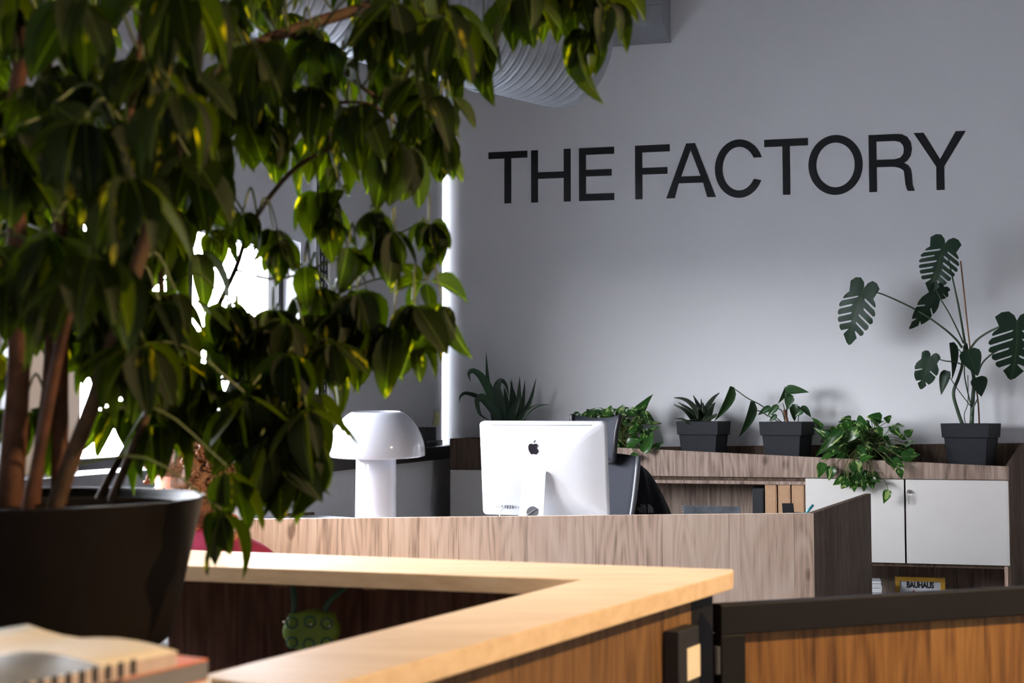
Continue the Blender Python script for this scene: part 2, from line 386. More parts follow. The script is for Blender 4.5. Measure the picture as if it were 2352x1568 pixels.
        if bevel:
            md = ob.modifiers.new('bevel', 'BEVEL'); md.width = bevel; md.segments = seg; md.limit_method = 'ANGLE'; md.angle_limit = math.radians(40)
            if smooth is False:
                me.polygons.foreach_set('use_smooth', [True] * len(me.polygons)); md.harden_normals = True
        if sub:
            md = ob.modifiers.new('sub', 'SUBSURF'); md.levels = sub; md.render_levels = sub
        if label: ob['label'] = label
        return ob
def empty(name, base, label, cat, group=None):
    o = bpy.data.objects.new(name, None); COL.objects.link(o); o.location = base; o.empty_display_size = 0.1
    WPOS[o.name] = Vector(base); tag(o, label, cat, group); return o
def tag(o, label, cat, group=None):
    o['label'] = label; o['category'] = cat
    if group: o['group'] = group
    return o
def struct(o, label=None, cat=None):
    o['kind'] = 'structure'
    if label: o['label'] = label
    if cat: o['category'] = cat
    return o
def bez(pts, n=6):
    """Catmull-Rom through points"""
    pts = [Vector(p) for p in pts]; out = []
    P = [pts[0] * 2 - pts[1]] + pts + [pts[-1] * 2 - pts[-2]]
    for i in range(1, len(P) - 2):
        for k in range(n):
            t = k / n
            a, b, c, d = P[i - 1], P[i], P[i + 1], P[i + 2]
            out.append(0.5 * ((2 * b) + (c - a) * t + (2 * a - 5 * b + 4 * c - d) * t * t + (3 * b - a - 3 * c + d) * t ** 3))
    out.append(pts[-1]); return out
Z = Vector((0, 0, 1))
def text_mesh(txt, size, font_bold=0.0):
    cu = bpy.data.curves.new('t', 'FONT'); cu.body = txt; cu.size = size; cu.offset = font_bold; cu.extrude = 0.0004
    cu.align_x = 'CENTER'; cu.align_y = 'CENTER'
    ob = bpy.data.objects.new('t', cu); COL.objects.link(ob)
    dg = bpy.context.evaluated_depsgraph_get(); me = bpy.data.meshes.new_from_object(ob.evaluated_get(dg))
    bpy.data.objects.remove(ob); bpy.data.curves.remove(cu); return me
def text_part(name, txt, size, mat, parent, centre, ex, ez, bold=0.0, width=None):
    """flat lettering: ex = reading direction, ez = up"""
    me = text_mesh(txt, size, bold); me.name = name
    xs = [v.co.x for v in me.vertices]; s = 1.0
    if width: s = width / (max(xs) - min(xs))
    ex, ez = Vector(ex).normalized(), Vector(ez).normalized(); en = ex.cross(ez)
    w = WPOS[parent.name]
    for v in me.vertices:
        c = v.co.copy(); v.co = Vector(centre) - w + ex * c.x * s + ez * c.y + en * (c.z)
    me.materials.clear(); me.materials.append(mat)
    ob = bpy.data.objects.new(name, me); COL.objects.link(ob); ob.parent = parent; WPOS[ob.name] = w; return ob

# ---------------------------------------------------------------- room shell
CEIL = 4.5
A1, B1 = 7.2, 12.0                                   # right wall, wall behind the camera
struct(MB().rbox(-0.25, A1 + 0.2, -0.2, B1 + 0.2, -0.12, 0).build('floor', M_floor))
struct(MB().rbox(-0.25, A1 + 0.2, -0.2, B1 + 0.2, CEIL, CEIL + 0.15).build('ceiling', M_ceil))
struct(MB().rbox(-0.25, A1 + 0.2, -0.2, 0, 0, CEIL).build('wall_back', M_wall))
struct(MB().rbox(A1, A1 + 0.2, 0, B1, 0, CEIL).build('wall_right', M_rwall))
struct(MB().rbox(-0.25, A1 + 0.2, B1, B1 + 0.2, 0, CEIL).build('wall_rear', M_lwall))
# left wall with its openings (b0, b1, z0, z1)
SILL = 1.0
b690 = ab(wa(690, 700, 0))[1]; b480 = ab(wa(470, 700, 0))[1]
WIN = [(0.02, 1.75, SILL, 3.2), (b690, b690 + 2.05, SILL, 2.12), (b690 + 2.4, b690 + 3.75, SILL, 2.12), (10.1, 11.4, SILL, 2.8)]
def wall_with_holes(name, mat, holes, z0, z1, thick=0.25):
    mb = MB(); b = 0.0
    for (h0, h1, s0, s1) in holes:
        if h0 > b + 1e-4: mb.rbox(-thick, 0, b, h0, z0, z1)
        if s0 > z0: mb.rbox(-thick, 0, h0, h1, z0, s0)
        if s1 < z1: mb.rbox(-thick, 0, h0, h1, s1, z1)
        b = h1
    mb.rbox(-thick, 0, b, B1, z0, z1)
    return mb.build(name, mat)
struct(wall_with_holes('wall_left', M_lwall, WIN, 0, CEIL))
for i, (h0, h1, s0, s1) in enumerate(WIN):
    fr = MB(); t = 0.05
    fr.rbox(-0.16, -0.10, h0, h1, s0, s0 + t).rbox(-0.16, -0.10, h0, h1, s1 - t, s1)
    fr.rbox(-0.16, -0.10, h0, h0 + t, s0 + t, s1 - t).rbox(-0.16, -0.10, h1 - t, h1, s0 + t, s1 - t)
    wo_ = struct(fr.build('window_%d' % (i + 1), M_black))
    nm = 1 if i == 0 else (2 if i == 1 else 3)
    wd = (h1 - h0 - 2 * t) / nm
    for k in range(nm):
        if k: MB().rbox(-0.16, -0.10, h0 + t + wd * k - 0.025, h0 + t + wd * k + 0.025, s0 + t, s1 - t).build('mullion', M_black, wo_)
        MB().rbox(-0.134, -0.128, h0 + t + wd * k, h0 + t + wd * (k + 1), s0 + t, s1 - t).build('pane', M_glass, wo_)
    if i > 1:
        MB().rbox(-0.165, -0.10, h0 + t, h1 - t, s0 + (s1 - s0) * 0.74, s0 + (s1 - s0) * 0.74 + 0.04).build('transom', M_black, wo_)
    pl = bpy.data.lights.new('window_portal', 'AREA'); pl.shape = 'RECTANGLE'; pl.size = h1 - h0; pl.size_y = s1 - s0
    pl.cycles.is_portal = True
    po = bpy.data.objects.new('window_portal', pl); COL.objects.link(po)
    po.matrix_world = Matrix.Translation(R(-0.3, (h0 + h1) / 2, (s0 + s1) / 2)) @ Matrix((( W.x, 0, -U.x, 0), (W.y, 0, -U.y, 0), (0, 1, 0, 0), (0, 0, 0, 1)))
# black window board
sill_z0, sill_z1 = 0.93, 1.015
struct(MB().rbox(0.001, 0.22, 0.0, B1, sill_z0, sill_z1).build('trim_1', M_sill, bevel=0.006), 'black window board running along the left wall', 'window sill')
struct(MB().rbox(0.0, 0.16, 0.0, B1, 0, sill_z0).build('trim_2', M_dado), 'pale grey wall lining under the black window board', 'wall panel')
struct(MB().rbox(0.16, 0.175, 0.0, B1, 0, 0.09).build('baseboard_left', M_black))
# blackout blind hanging in front of the corner window
bN = ab(wa(757, 700, 0.10))[1]
bl = empty('blackout_blind', R(0.1, bN / 2, sill_z1), 'grey blackout blind hanging flat before the corner window', 'blind')
MB().rbox(0.095, 0.105, BGAP, bN, sill_z1 + 0.004, 4.2).build('blind_cloth', M_board, bl)
MB().rbox(0.085, 0.115, BGAP, bN, 4.2, 4.26).build('roller', M_black, bl)
MB().rbox(0.086, 0.114, BGAP + .005, bN, sill_z1 + 0.001, sill_z1 + 0.035).build('bottom_bar', M_black, bl)
# slotted black upright beside it
pu = wa(744, 300, 0.10); bu = ab(pu)[1]
ztop = wa(744, 122, 0.1).z
up = empty('slotted_upright', R(0.10, bu, sill_z1), 'narrow black slotted metal upright beside the grey blind', 'rail')
MB().rbox(0.085, 0.105, bu - 0.055, bu + 0.055, sill_z1 + 0.001, ztop).build('rail', M_black, up)
for k in range(46):
    zz = sill_z1 + 0.2 + k * 0.045
    if zz + 0.03 > ztop: break
    for s_ in (-0.024, 0.024):
        MB().rbox(0.105, 0.1065, bu + s_ - 0.009, bu + s_ + 0.009, zz, zz + 0.026).build('slot', M_galv, up)
MB().rbox(0.085, 0.110, bu - 0.075, bu - 0.060, sill_z1 + 0.001, wa(757, 470, .1).z).build('light_gap_strip', M_white, up)  # white strip painted in for the daylight leaking past the blind's edge

# street outside
struct(MB().rbox(-40, -0.26, -30, 40, -0.4, -0.3).build('ground_outside', M_concrete), 'pale paving outside the windows', 'pavement')
hb = empty('street_building', R(-17, 3, -0.3), 'pale building with coral trim seen through the windows', 'building')
MB().rbox(-22, -17, -14, 16, -0.3, 3.6).build('wall', M_render, hb)
MB().rbox(-22.2, -16.8, -14.2, 16.2, 3.6, 3.8).build('roof_edge', M_coral, hb)
for k in range(9):
    b_ = -12 + k * 3.0
    f_ = MB().rbox(-17.0, -16.93, b_ - 0.7, b_ + 0.7, 0.9, 2.6).build('window', M_coral, hb)
    MB().rbox(-16.94, -16.91, b_ - 0.58, b_ + 0.58, 1.02, 2.48).build('pane', M_acrylic, f_)

# ---------------------------------------------------------------- warm spot that lights the counter
fx = empty('track_spotlight', SPOT_POS, 'black track spotlight aimed down at the wooden counter', 'spotlight')
dirs = (SPOT_AIM - SPOT_POS).normalized()
MB().tube([SPOT_POS - dirs * 0.16, SPOT_POS - dirs * 0.02], [0.05, 0.055], 20).build('housing', M_black, fx, smooth=False)
MB().tube([SPOT_POS - dirs * 0.1, Vector((SPOT_POS.x - dirs.x * .1, SPOT_POS.y - dirs.y * .1, CEIL))], 0.012, 8).build('stem', M_black, fx)
sp = bpy.data.lights.new('spot_lamp', 'SPOT'); sp.energy = SPOT_E; sp.color = (1.0, 0.70, 0.37); sp.spot_size = math.radians(60); sp.spot_blend = 0.45; sp.shadow_soft_size = 0.06
so = bpy.data.objects.new('spot_lamp', sp); COL.objects.link(so); so.location = SPOT_POS
so.rotation_euler = dirs.to_track_quat('-Z', 'Y').to_euler()

# ---------------------------------------------------------------- wall lettering
def letters():
    t1, b1_ = wb(1166, 348, 0), wb(1166, 467, 0); t2, b2_ = wb(2160, 303, 0), wb(2168, 436, 0)
    zb0, zt0, zb1, zt1 = b1_.z, t1.z, b2_.z, t2.z
    a_l, a_r = ab(b1_)[0], ab(b2_)[0]
    root = empty('wall_lettering', R((a_l + a_r) / 2, 0.0, min(zb0, zb1)), 'large black sans serif letters on the grey wall reading THE FACTORY', 'lettering')
    def mapper(x0, x1):
        aL = ab(wb(x0, 400, 0))[0]; aR = ab(wb(x1, 400, 0))[0]
        def f(u, v):                                   # u 0..1 across the letter, v 0..1 baseline to cap
            a = aL + (aR - aL) * u; k = (a - a_l) / (a_r - a_l)
            zb = zb0 + (zb1 - zb0) * k; zt = zt0 + (zt1 - zt0) * k
            return a, zb + (zt - zb) * v
        return f, (aR - aL) / (zt0 - zb0)
    def arc(cx, cy, rx, ry, a0, a1, n=28):
        return [(cx + rx * math.cos(math.radians(a0 + (a1 - a0) * i / n)), cy + ry * math.sin(math.radians(a0 + (a1 - a0) * i / n))) for i in range(n + 1)]
    S = 0.135
    def shapes(ch, wr):
        s = S / wr; q = 0.132                          # stem width in letter widths, bar thickness in heights
        rect = lambda x0, y0, x1, y1: [(x0, y0), (x1, y0), (x1, y1), (x0, y1)]
        if ch == 'T': return [[(.5 - s / 2, 0), (.5 + s / 2, 0), (.5 + s / 2, 1 - q), (1, 1 - q), (1, 1), (0, 1), (0, 1 - q), (.5 - s / 2, 1 - q)]]
        if ch == 'H': return [[(0, 0), (s, 0), (s, .45), (1 - s, .45), (1 - s, 0), (1, 0), (1, 1), (1 - s, 1), (1 - s, .575), (s, .575), (s, 1), (0, 1)]]
        if ch == 'E': return [[(0, 0), (1, 0), (1, q), (s, q), (s, .46), (.93, .46), (.93, .585), (s, .585), (s, 1 - q), (1, 1 - q), (1, 1), (0, 1)]]
        if ch == 'F': return [[(0, 0), (s, 0), (s, .455), (.93, .455), (.93, .58), (s, .58), (s, 1 - q), (1, 1 - q), (1, 1), (0, 1)]]
        if ch == 'A': return [[(0, 0), (s * 1.18, 0), (.255, .27), (.745, .27), (1 - s * 1.18, 0), (1, 0), (.59, 1), (.41, 1)], None, [(.305, .395), (.695, .395), (.5, .87)]]
        if ch == 'O': return [arc(.5, .5, .5, .53, 0, 360, 56)[:-1], None, arc(.5, .5, .5 - s * 1.04, .53 - q * 1.02, 0, 360, 56)[:-1]]
        if ch == 'C':
            o = arc(.5, .5, .5, .53, 21, 335, 48); i = arc(.5, .5, .5 - s * 1.04, .53 - q * 1.02, 335, 21, 48)
            o = [(min(x, 1), y) for x, y in o]
            i[0] = (i[0][0], o[-1][1] + .03); i[-1] = (i[-1][0], o[0][1])
            return [o + i]
        if ch == 'R':
            out = [(0, 0), (s, 0), (s, .43), (.5, .43)] + arc(.50, .30, .29, .13, 80, 20, 6) + [(.80, .12), (.83, .03), (.86, 0), (1.0, 0), (1.0, .02), (.96, .10), (.95, .28), (.93, .38), (.87, .45), (.78, .49)]
            out += [(.86, .53), (.93, .61), (.96, .72), (.94, .84), (.86, .94), (.74, .99), (.62, 1.0), (0, 1)]
            return [out, None, [(s, .56), (.58, .56), (.70, .585), (.765, .65), (.78, .72), (.765, .79), (.70, .855), (.58, .88), (s, .88)]]
        if ch == 'Y': return [[(.5 - s / 2 + .0, 0), (.5 + s / 2, 0), (.5 + s / 2, .405), (1, 1), (1 - s * 1.25, 1), (.5, .53), (s * 1.25, 1), (0, 1), (.5 - s / 2, .405)]]
    ext = [('T', 1122, 1211.5), ('H', 1220, 1311), ('E', 1330, 1411), ('F', 1459, 1539), ('A', 1530, 1644), ('C', 1642, 1754), ('T', 1756, 1857), ('O', 1857, 1982), ('R', 1996, 2100), ('Y', 2100, 2220)]
    for ch, x0, x1 in ext:
        f, wr = mapper(x0, x1)
        sh = shapes(ch, wr)
        bm = bmesh.new(); w = WPOS[root.name]
        edges = []
        for loop in sh:
            if loop is None: continue
            vv = []
            for (u, v) in loop:
                a, z = f(u, v); vv.append(bm.verts.new(R(a, 0.0035, z) - w))
            for i in range(len(vv)): edges.append(bm.edges.new((vv[i], vv[(i + 1) % len(vv)])))
        bmesh.ops.triangle_fill(bm, use_beauty=True, use_dissolve=False, edges=edges)
        g = bmesh.ops.extrude_face_region(bm, geom=list(bm.faces))
        bmesh.ops.translate(bm, verts=[x for x in g['geom'] if isinstance(x, bmesh.types.BMVert)], vec=W * -0.003)
        bmesh.ops.recalc_face_normals(bm, faces=bm.faces)
        me = bpy.data.meshes.new('letter'); bm.to_mesh(me); bm.free(); me.materials.append(M_letter)
        ob = bpy.data.objects.new('letter', me); COL.objects.link(ob); ob.parent = root; ob['label'] = 'black letter ' + ch; WPOS[ob.name] = w
letters()

# ---------------------------------------------------------------- round duct and boxed beam
def duct():
    Yd = 6.5; c = atY(1290, 106, Yd); r = 0.302
    ax = Vector((-math.sin(math.radians(46)), -math.cos(math.radians(46)), 0))
    # stop where it meets the left wall
    a0, _ = ab(c); L_ = (a0 + 0.1) / -ax.dot(U)
    root = empty('ventilation_duct', Vector((c.x, c.y, c.z - r)), 'large round corrugated steel air duct under the ceiling', 'duct')
    path, rad = [], []
    n = int(L_ / 0.052)
    for i in range(n + 1):
        s = i * 0.052
        for ds, rr in ((0, r), (0.012, r), (0.017, r + 0.007), (0.024, r + 0.007), (0.029, r), (0.036, r + 0.0035), (0.040, r)):
            path.append(c + ax * (s + ds)); rad.append(rr)
    MB().tube(path, rad, 56, cap=True).build('duct_pipe', M_galv, root, smooth=True)
    MB().tube([c - ax * 0.05, c + ax * 0.01], [r + 0.004, r + 0.004], 56).build('end_collar', M_galv, root, smooth=False, bevel=0.004)
    for s in (0.5, 1.4):
        p = c + ax * s
        MB().tube([p + Z * (r - 0.01), Vector((p.x, p.y, CEIL))], 0.006, 8).build('hanger_rod', M_galv, root)
        ring = [p + (Vector((-ax.y, ax.x, 0)) * math.cos(t) + Z * math.sin(t)) * (r + 0.012) for t in [2 * PI * k / 40 for k in range(41)]]
        MB().tube(ring, 0.007, 6, cap=False).build('strap', M_galv, root)
duct()
pbm = wb(1523, 57, 0.42)
abm = ab(pbm)[0]
bmz = pbm.z
bb = empty('boxed_beam', R(abm - 1.0, 0.2, bmz), 'grey boxed steel beam fixed high on the wall', 'beam')
MB().rbox(abm - 2.0, abm, 0.002, 0.42, bmz, CEIL).build('casing', M_beam, bb, bevel=0.006)
MB().rbox(abm - 2.0, abm + 0.004, 0.42, 0.428, bmz + 0.13, bmz + 0.15).build('flange', M_galv, bb)

# ---------------------------------------------------------------- cabinets along the back wall
FB = CAB_B
def fp(px, py, off=0.0): return wb(px, py, FB + off)
def board_poly(name, mat, pts, depth, parent, bevel=0.002):
    """board whose front face has these points on the cabinet front, swept back by depth"""
    return MB().prism(pts, W * -depth).build(name, mat, parent, bevel=bevel)
aL = ab(fp(1300, 1050))[0]; aN = ab(fp(1492, 1100))[0]; aD0 = ab(fp(1850, 1100))[0]; aD1 = ab(fp(2078, 1100))[0]; aR = ab(fp(2318, 1100))[0]
zdt, zdb = fp(2078, 1101).z, fp(2078, 1293).z
TF = zdt - 0.0                                         # tray front bottom = door top
zfl, zfr = fp(1480, 1031).z, fp(2314, 1071).z          # tray front top at its left and right
zbl, zbr = wb(1700, 1030, 0.03).z, wb(2330, 1017, 0.03).z
cab = empty('storage_cabinet', R((aL + aR) / 2, FB / 2, 0), 'long oak wall cabinet with cream doors and planter tray on top', 'cabinet')
T = 0.022
aE = ab(wb(2354, 1016, 0.03))[0]                       # back end of the splayed end panel
zTL = zfl + (zfl - zfr) * (aN - aL) / (aR - aN)
MB().prism([R(aL, FB, TF + .004), R(aR, FB, TF + .004), R(aR, FB, zfr), R(aL, FB, zTL)], W * -T).build('tray_front', M_oak2, cab, bevel=0.0015)
MB().prism([R(aL, 0.025, TF), R(aE, 0.025, TF), R(aE, 0.025, zbr), R(aL, 0.025, zbl)], W * -0.02).build('tray_back', M_oak_shaded, cab, bevel=0.0015)
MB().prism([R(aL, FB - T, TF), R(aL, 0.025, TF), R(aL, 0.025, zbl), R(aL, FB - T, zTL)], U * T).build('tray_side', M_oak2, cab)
MB().hexa([R(aR - T, FB, 0), R(aR, FB, 0), R(aE, 0.006, 0), R(aE - T, 0.006, 0)], [R(aR - T, FB, zfr), R(aR, FB, zfr), R(aE, 0.006, zbr), R(aE - T, 0.006, zbr)]).build('end_panel', M_oak_shaded, cab, bevel=0.0015)
MB().hexa([R(aL + T, 0.03, TF - .018), R(aE - .04, 0.03, TF - .018), R(aR - .03, FB - T - .001, TF - .018), R(aL + T, FB - T - .001, TF - .018)], [R(aL + T, 0.03, TF), R(aE - .04, 0.03, TF), R(aR - .03, FB - T - .001, TF), R(aL + T, FB - T - .001, TF)]).build('tray_floor', M_oak_shaded, cab)
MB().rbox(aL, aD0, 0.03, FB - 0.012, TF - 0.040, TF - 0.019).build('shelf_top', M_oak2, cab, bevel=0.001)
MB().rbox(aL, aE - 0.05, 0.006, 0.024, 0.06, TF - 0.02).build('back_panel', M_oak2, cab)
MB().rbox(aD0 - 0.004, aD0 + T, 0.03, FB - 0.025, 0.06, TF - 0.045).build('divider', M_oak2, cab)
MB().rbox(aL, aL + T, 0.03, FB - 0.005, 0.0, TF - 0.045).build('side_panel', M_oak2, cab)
MB().rbox(aD0 + T, aR - T, 0.03, FB - 0.025, zdb - 0.022, zdb).build('shelf', M_oak_shaded, cab)
MB().rbox(aL + T, aD0 - 0.006, 0.03, FB - 0.025, 0.40, 0.42).build('shelf', M_oak_shaded, cab)
MB().rbox(aL, aR - T, 0.025, FB - 0.01, 0.045, 0.065).build('bottom_board', M_oak_shaded, cab)
MB().rbox(aL + .03, aR - T, 0.05, FB - 0.06, 0.0, 0.045).build('plinth', M_black, cab)
MB().rbox(aR - T - 0.012, aR - T + 0.004, FB - 0.02, FB + 0.001, 0.065, zdb - 0.005).build('edge_strip', M_oak, cab)
gap = 0.005
d1 = MB().rbox(aD0, aD1 - gap, FB - 0.02, FB, zdb, zdt).build('door', M_white, cab, bevel=0.0015)
d2 = MB().rbox(aD1 + gap, aR - 0.004, FB - 0.02, FB, zdb, zdt).build('door', M_white, cab, bevel=0.0015)
lk = fp(2087, 1128)
MB().tube([lk, lk + W * 0.012], 0.0115, 20).build('lock', M_chrome, d2, bevel=0.001)
k1 = lk + W * 0.012
ring = [k1 + W * 0.012 + Z * (-0.014) + (U * math.cos(t) + Z * math.sin(t)) * 0.013 for t in [2 * PI * k / 20 for k in range(21)]]
MB().tube([k1, k1 + W * 0.016], 0.0035, 8).tube(ring, 0.0012, 6, cap=False).tube([k1 + W * 0.013 - Z * 0.026, k1 + W * 0.014 - Z * 0.075], 0.0022, 6).build('key', M_chrome, d2)
# small left cabinet beside the sill
aS0, aS1 = max(0.225, ab(fp(1033, 1040))[0]), aL - 0.004
zs0, zs1 = fp(1070, 1079).z, fp(1070, 1007).z
lc = empty('corner_cabinet', R((aS0 + aS1) / 2, FB / 2, 0), 'short oak and cream cabinet in the corner by the black sill', 'cabinet')
MB().rbox(aS0, aS1, FB - T, FB, zs0 + .004, zs1).build('tray_front', M_oak_shaded, lc, bevel=0.0015)
MB().rbox(aS0, aS1, 0.006, 0.026, zs0, zs1).build('tray_back', M_oak_shaded, lc)
MB().rbox(aS0, aS0 + T, 0.026, FB - T, zs0, zs1).build('tray_side', M_oak_shaded, lc)
MB().rbox(aS1 - T, aS1, 0.026, FB - T, zs0, zs1).build('tray_side', M_oak_shaded, lc)
MB().rbox(aS0 + T, aS1 - T, 0.026, FB - T, zs0, zs0 + 0.02).build('tray_floor', M_oak_shaded, lc)
MB().rbox(aS0 + .002, aS1 - .002, 0.006, FB - 0.021, 0.05, zs0 - 0.001).build('body', M_oak_shaded, lc)
MB().rbox(aS0 + .004, (aS0 + aS1) / 2 - .002, FB - 0.02, FB, 0.06, zs0).build('door', M_white, lc, bevel=0.0015)
MB().rbox((aS0 + aS1) / 2 + .002, aS1 - .004, FB - 0.02, FB, 0.06, zs0).build('door', M_white, lc, bevel=0.0015)
MB().rbox(aS0 + .03, aS1 - .03, 0.03, FB - 0.05, 0.0, 0.05).build('plinth', M_black, lc)

# things on the shelves
def box_file(px0, px1, ytop, mat, label, name, cat, group=None, b1=FB - 0.03):
    p0, p1 = wb(px0, ytop, b1), wb(px1, ytop, b1)
    a0, a1 = ab(p0)[0], ab(p1)[0]; z0 = 0.42
    h = p0.z - z0
    o = empty(name, R((a0 + a1) / 2, b1 - 0.14, z0), label, cat, group)
    MB().rbox(a0, a1, b1 - 0.28, b1, z0, z0 + h).build('body', mat, o, bevel=0.002)
    MB().rbox(a0 + 0.006, a1 - 0.006, b1 + 0.0, b1 + 0.0025, z0 + 0.01, z0 + h - 0.006).build('flap', mat, o, bevel=0.001)
    MB().rbox(a0 + 0.0045, a0 + 0.0065, b1 + 0.0, b1 + 0.0035, z0 + 0.006, z0 + h - 0.003).build('fold', mat, o)
    return o
box_file(1728, 1754, 1121, M_blackboard, 'black box file beside the brown files in the open niche', 'box_file', 'file')
box_file(1757, 1784, 1106, M_kraft, 'brown cardboard box file next to the black one', 'box_file', 'file', 'brown box files')
box_file(1787, 1815.5, 1106, M_kraft, 'middle one of three brown cardboard box files', 'box_file', 'file', 'brown box files')
box_file(1818, 1847, 1107, M_kraft, 'brown cardboard box file against the cream door', 'box_file', 'file', 'brown box files')
# poster frame and white booklets on the bottom shelf
fz = 0.066
bf = 0.20
pa0, pa1 = ab(wb(2056, 1330, bf))[0], ab(wb(2171, 1330, bf))[0]; pz = wb(2110, 1325, bf).z
pf = empty('poster_frame', R((pa0 + pa1) / 2, bf, fz), 'yellow framed poster reading BAUHAUS on the bottom shelf', 'picture frame')
t = 0.027
MB().rbox(pa0, pa1, bf - .02, bf, pz - t, pz).rbox(pa0, pa1, bf - .02, bf, fz, fz + t).rbox(pa0, pa0 + t, bf - .02, bf, fz + t, pz - t).rbox(pa1 - t, pa1, bf - .02, bf, fz + t, pz - t).build('frame', M_yellow, pf, bevel=0.002)
MB().rbox(pa0 + t, pa1 - t, bf - .018, bf - .010, fz + t, pz - t).build('poster', M_posterp, pf)
text_part('title', 'BAUHAUS', 0.05, M_letter, pf, R((pa0 + pa1) / 2, bf - .008, pz - 0.050), U, Z, bold=0.0016, width=0.158)
mb = MB(); cc = R((pa0 + pa1) / 2 - .045, bf - .0085, pz - 0.10)
mb.prism([cc + U * -.02 + Z * -.02, cc + U * .012 + Z * -.02, cc + U * .012 + Z * .025], W * 0.001).build('red_shape', M_red, pf)
text_part('small_print', 'ausstellung', 0.012, M_port, pf, cc + U * .062 + Z * -.012, U, Z, width=0.085)
ba0, ba1 = ab(wb(1985, 1345, FB - .04))[0], ab(wb(2025, 1345, FB - .04))[0]
wzt = wb(2010, 1335, FB - .04).z
nb = 6; bh = (wzt - fz) / nb
ordn = ['lowest', 'second lowest', 'third lowest', 'third from the top', 'second from the top', 'topmost']
for i in range(nb):
    j = 0.002 * math.sin(i * 2.1)
    o = empty('white_booklet', R((ba0 + ba1) / 2, FB - .12, fz + i * bh), ordn[i] + ' white booklet in the pile left of the framed poster', 'book', 'white booklets on the bottom shelf')
    MB().rbox(ba0 - .05 + j, ba1 + j, FB - .04 - .17, FB - .04, fz + i * bh + .0006, fz + (i + 1) * bh - .0006).build('cover', M_paper, o, bevel=0.002)
    MB().rbox(ba1 + j - 0.001, ba1 + j + 0.0005, FB - .04 - .165, FB - .045, fz + i * bh + .003, fz + (i + 1) * bh - .003).build('page_block', M_grey, o)
    text_part('spine_text', 'VIVIVI', 0.014, M_port, o, R((ba0 + ba1) / 2 + .018, FB - .0392, fz + (i + .5) * bh), U, Z, width=0.055)

# ---------------------------------------------------------------- square pots
def square_pot(name, cx_px, top_px, wtop, yaw, label, zfloor, b=0.235, cat='plant', owner=None):
    c = wb(cx_px, top_px, b); ztop = c.z; base = Vector((c.x, c.y, zfloor))
    root = owner or empty(name, base, label, cat)
    rot = Matrix.Rotation(yaw, 3, 'Z')
    def sq(h, z): return [Vector((c.x, c.y, z)) + rot @ Vector((sx_ * h, sy_ * h, 0)) for sx_, sy_ in ((-1, -1), (1, -1), (1, 1), (-1, 1))]
    hh = ztop - zfloor; w = wtop / 2; rim = 0.085
    MB().loft([sq(w * 0.72, zfloor), sq(w * 0.90, ztop - rim)]).build('pot', M_pot, root, bevel=0.006)
    MB().loft([sq(w * 0.96, ztop - rim), sq(w, ztop), sq(w * 0.90, ztop), sq(w * 0.86, ztop - rim + .012), sq(w * 0.90, ztop - rim)]).build('rim', M_pot, root, bevel=0.003)
    MB().loft([sq(w * 0.86, ztop - 0.05), sq(w * 0.87, ztop - 0.03)]).build('soil', M_soil, root)
    return root, Vector((c.x, c.y, ztop - 0.03))
ZF = TF
aloe, aloe_c = square_pot('aloe_plant', 1616, 967, 0.275, -math.radians(26), 'spiky aloe in a square dark pot on the tray', ZF)
phil, phil_c = square_pot('philodendron', 1808, 968, 0.275, -math.radians(30), 'philodendron with long drooping leaves in a square dark pot', ZF)
mons, mons_c = square_pot('monstera', 2230, 972, 0.285, -math.radians(34), 'tall monstera with split leaves in a square dark pot', ZF)

# ---------------------------------------------------------------- leaves
def leaf_mesh(name, prof, mat, fold=0.12, droop=0.25, n=6, twist=0.0, wave=0.0, sv=None):
    """unit leaf: base at origin, along +Y to 1, half widths from prof(v) (max about 0.5)"""
    vs_, fs_, uvs = [], [], []
    ts = sv or [i / n for i in range(n + 1)]
    for i, v in enumerate(ts):
        w = prof(v); zc = -droop * v * v
        tw = twist * v; y = v * (1 - 0.15 * droop * v)
        for sgn in (-1, 0, 1):
            x = sgn * w; z = zc + abs(sgn) * w * fold * 2 + wave * math.sin(v * 9 + sgn) * abs(sgn) * w
            vs_.append(Vector((x * math.cos(tw), y, z + x * math.sin(tw)))); uvs.append((sgn * w * 2, v))
    for i in range(len(ts) - 1):
        a = i * 3
        fs_ += [(a, a + 1, a + 4, a + 3), (a + 1, a + 2, a + 5, a + 4)]
    return finish_leaf(name, vs_, fs_, uvs, mat)
def finish_leaf(name, vs_, fs_, uvs, mat):
    me = bpy.data.meshes.new(name); me.from_pydata(vs_, [], fs_); me.update()
    ul = me.uv_layers.new(name='leaf')
    for lp in me.loops: ul.data[lp.index].uv = uvs[lp.vertex_index]
    me.polygons.foreach_set('use_smooth', [True] * len(me.polygons)); me.materials.append(mat)
    return me
def frame(base, tip, normal, width, length=None):
    base, tip = Vector(base), Vector(tip); y = tip - base; L_ = length or y.length; y.normalize()
    n = Vector(normal); n = n - y * n.dot(y)
    if n.length < 1e-4: n = y.orthogonal()
    n.normalize(); x = y.cross(n)
    m = Matrix.Identity(4)
    for r_ in range(3):
        m[r_][0] = x[r_] * width; m[r_][1] = y[r_] * L_; m[r_][2] = n[r_] * L_; m[r_][3] = base[r_]
    return m
def put_leaf(me, m, parent, name='leaf'):
    ob = bpy.data.objects.new(name, me); COL.objects.link(ob); ob.parent = parent
    ob.matrix_local = Matrix.Translation(-WPOS[parent.name]) @ m
    return ob
TOCAM = lambda p: (O - Vector(p)).normalized()

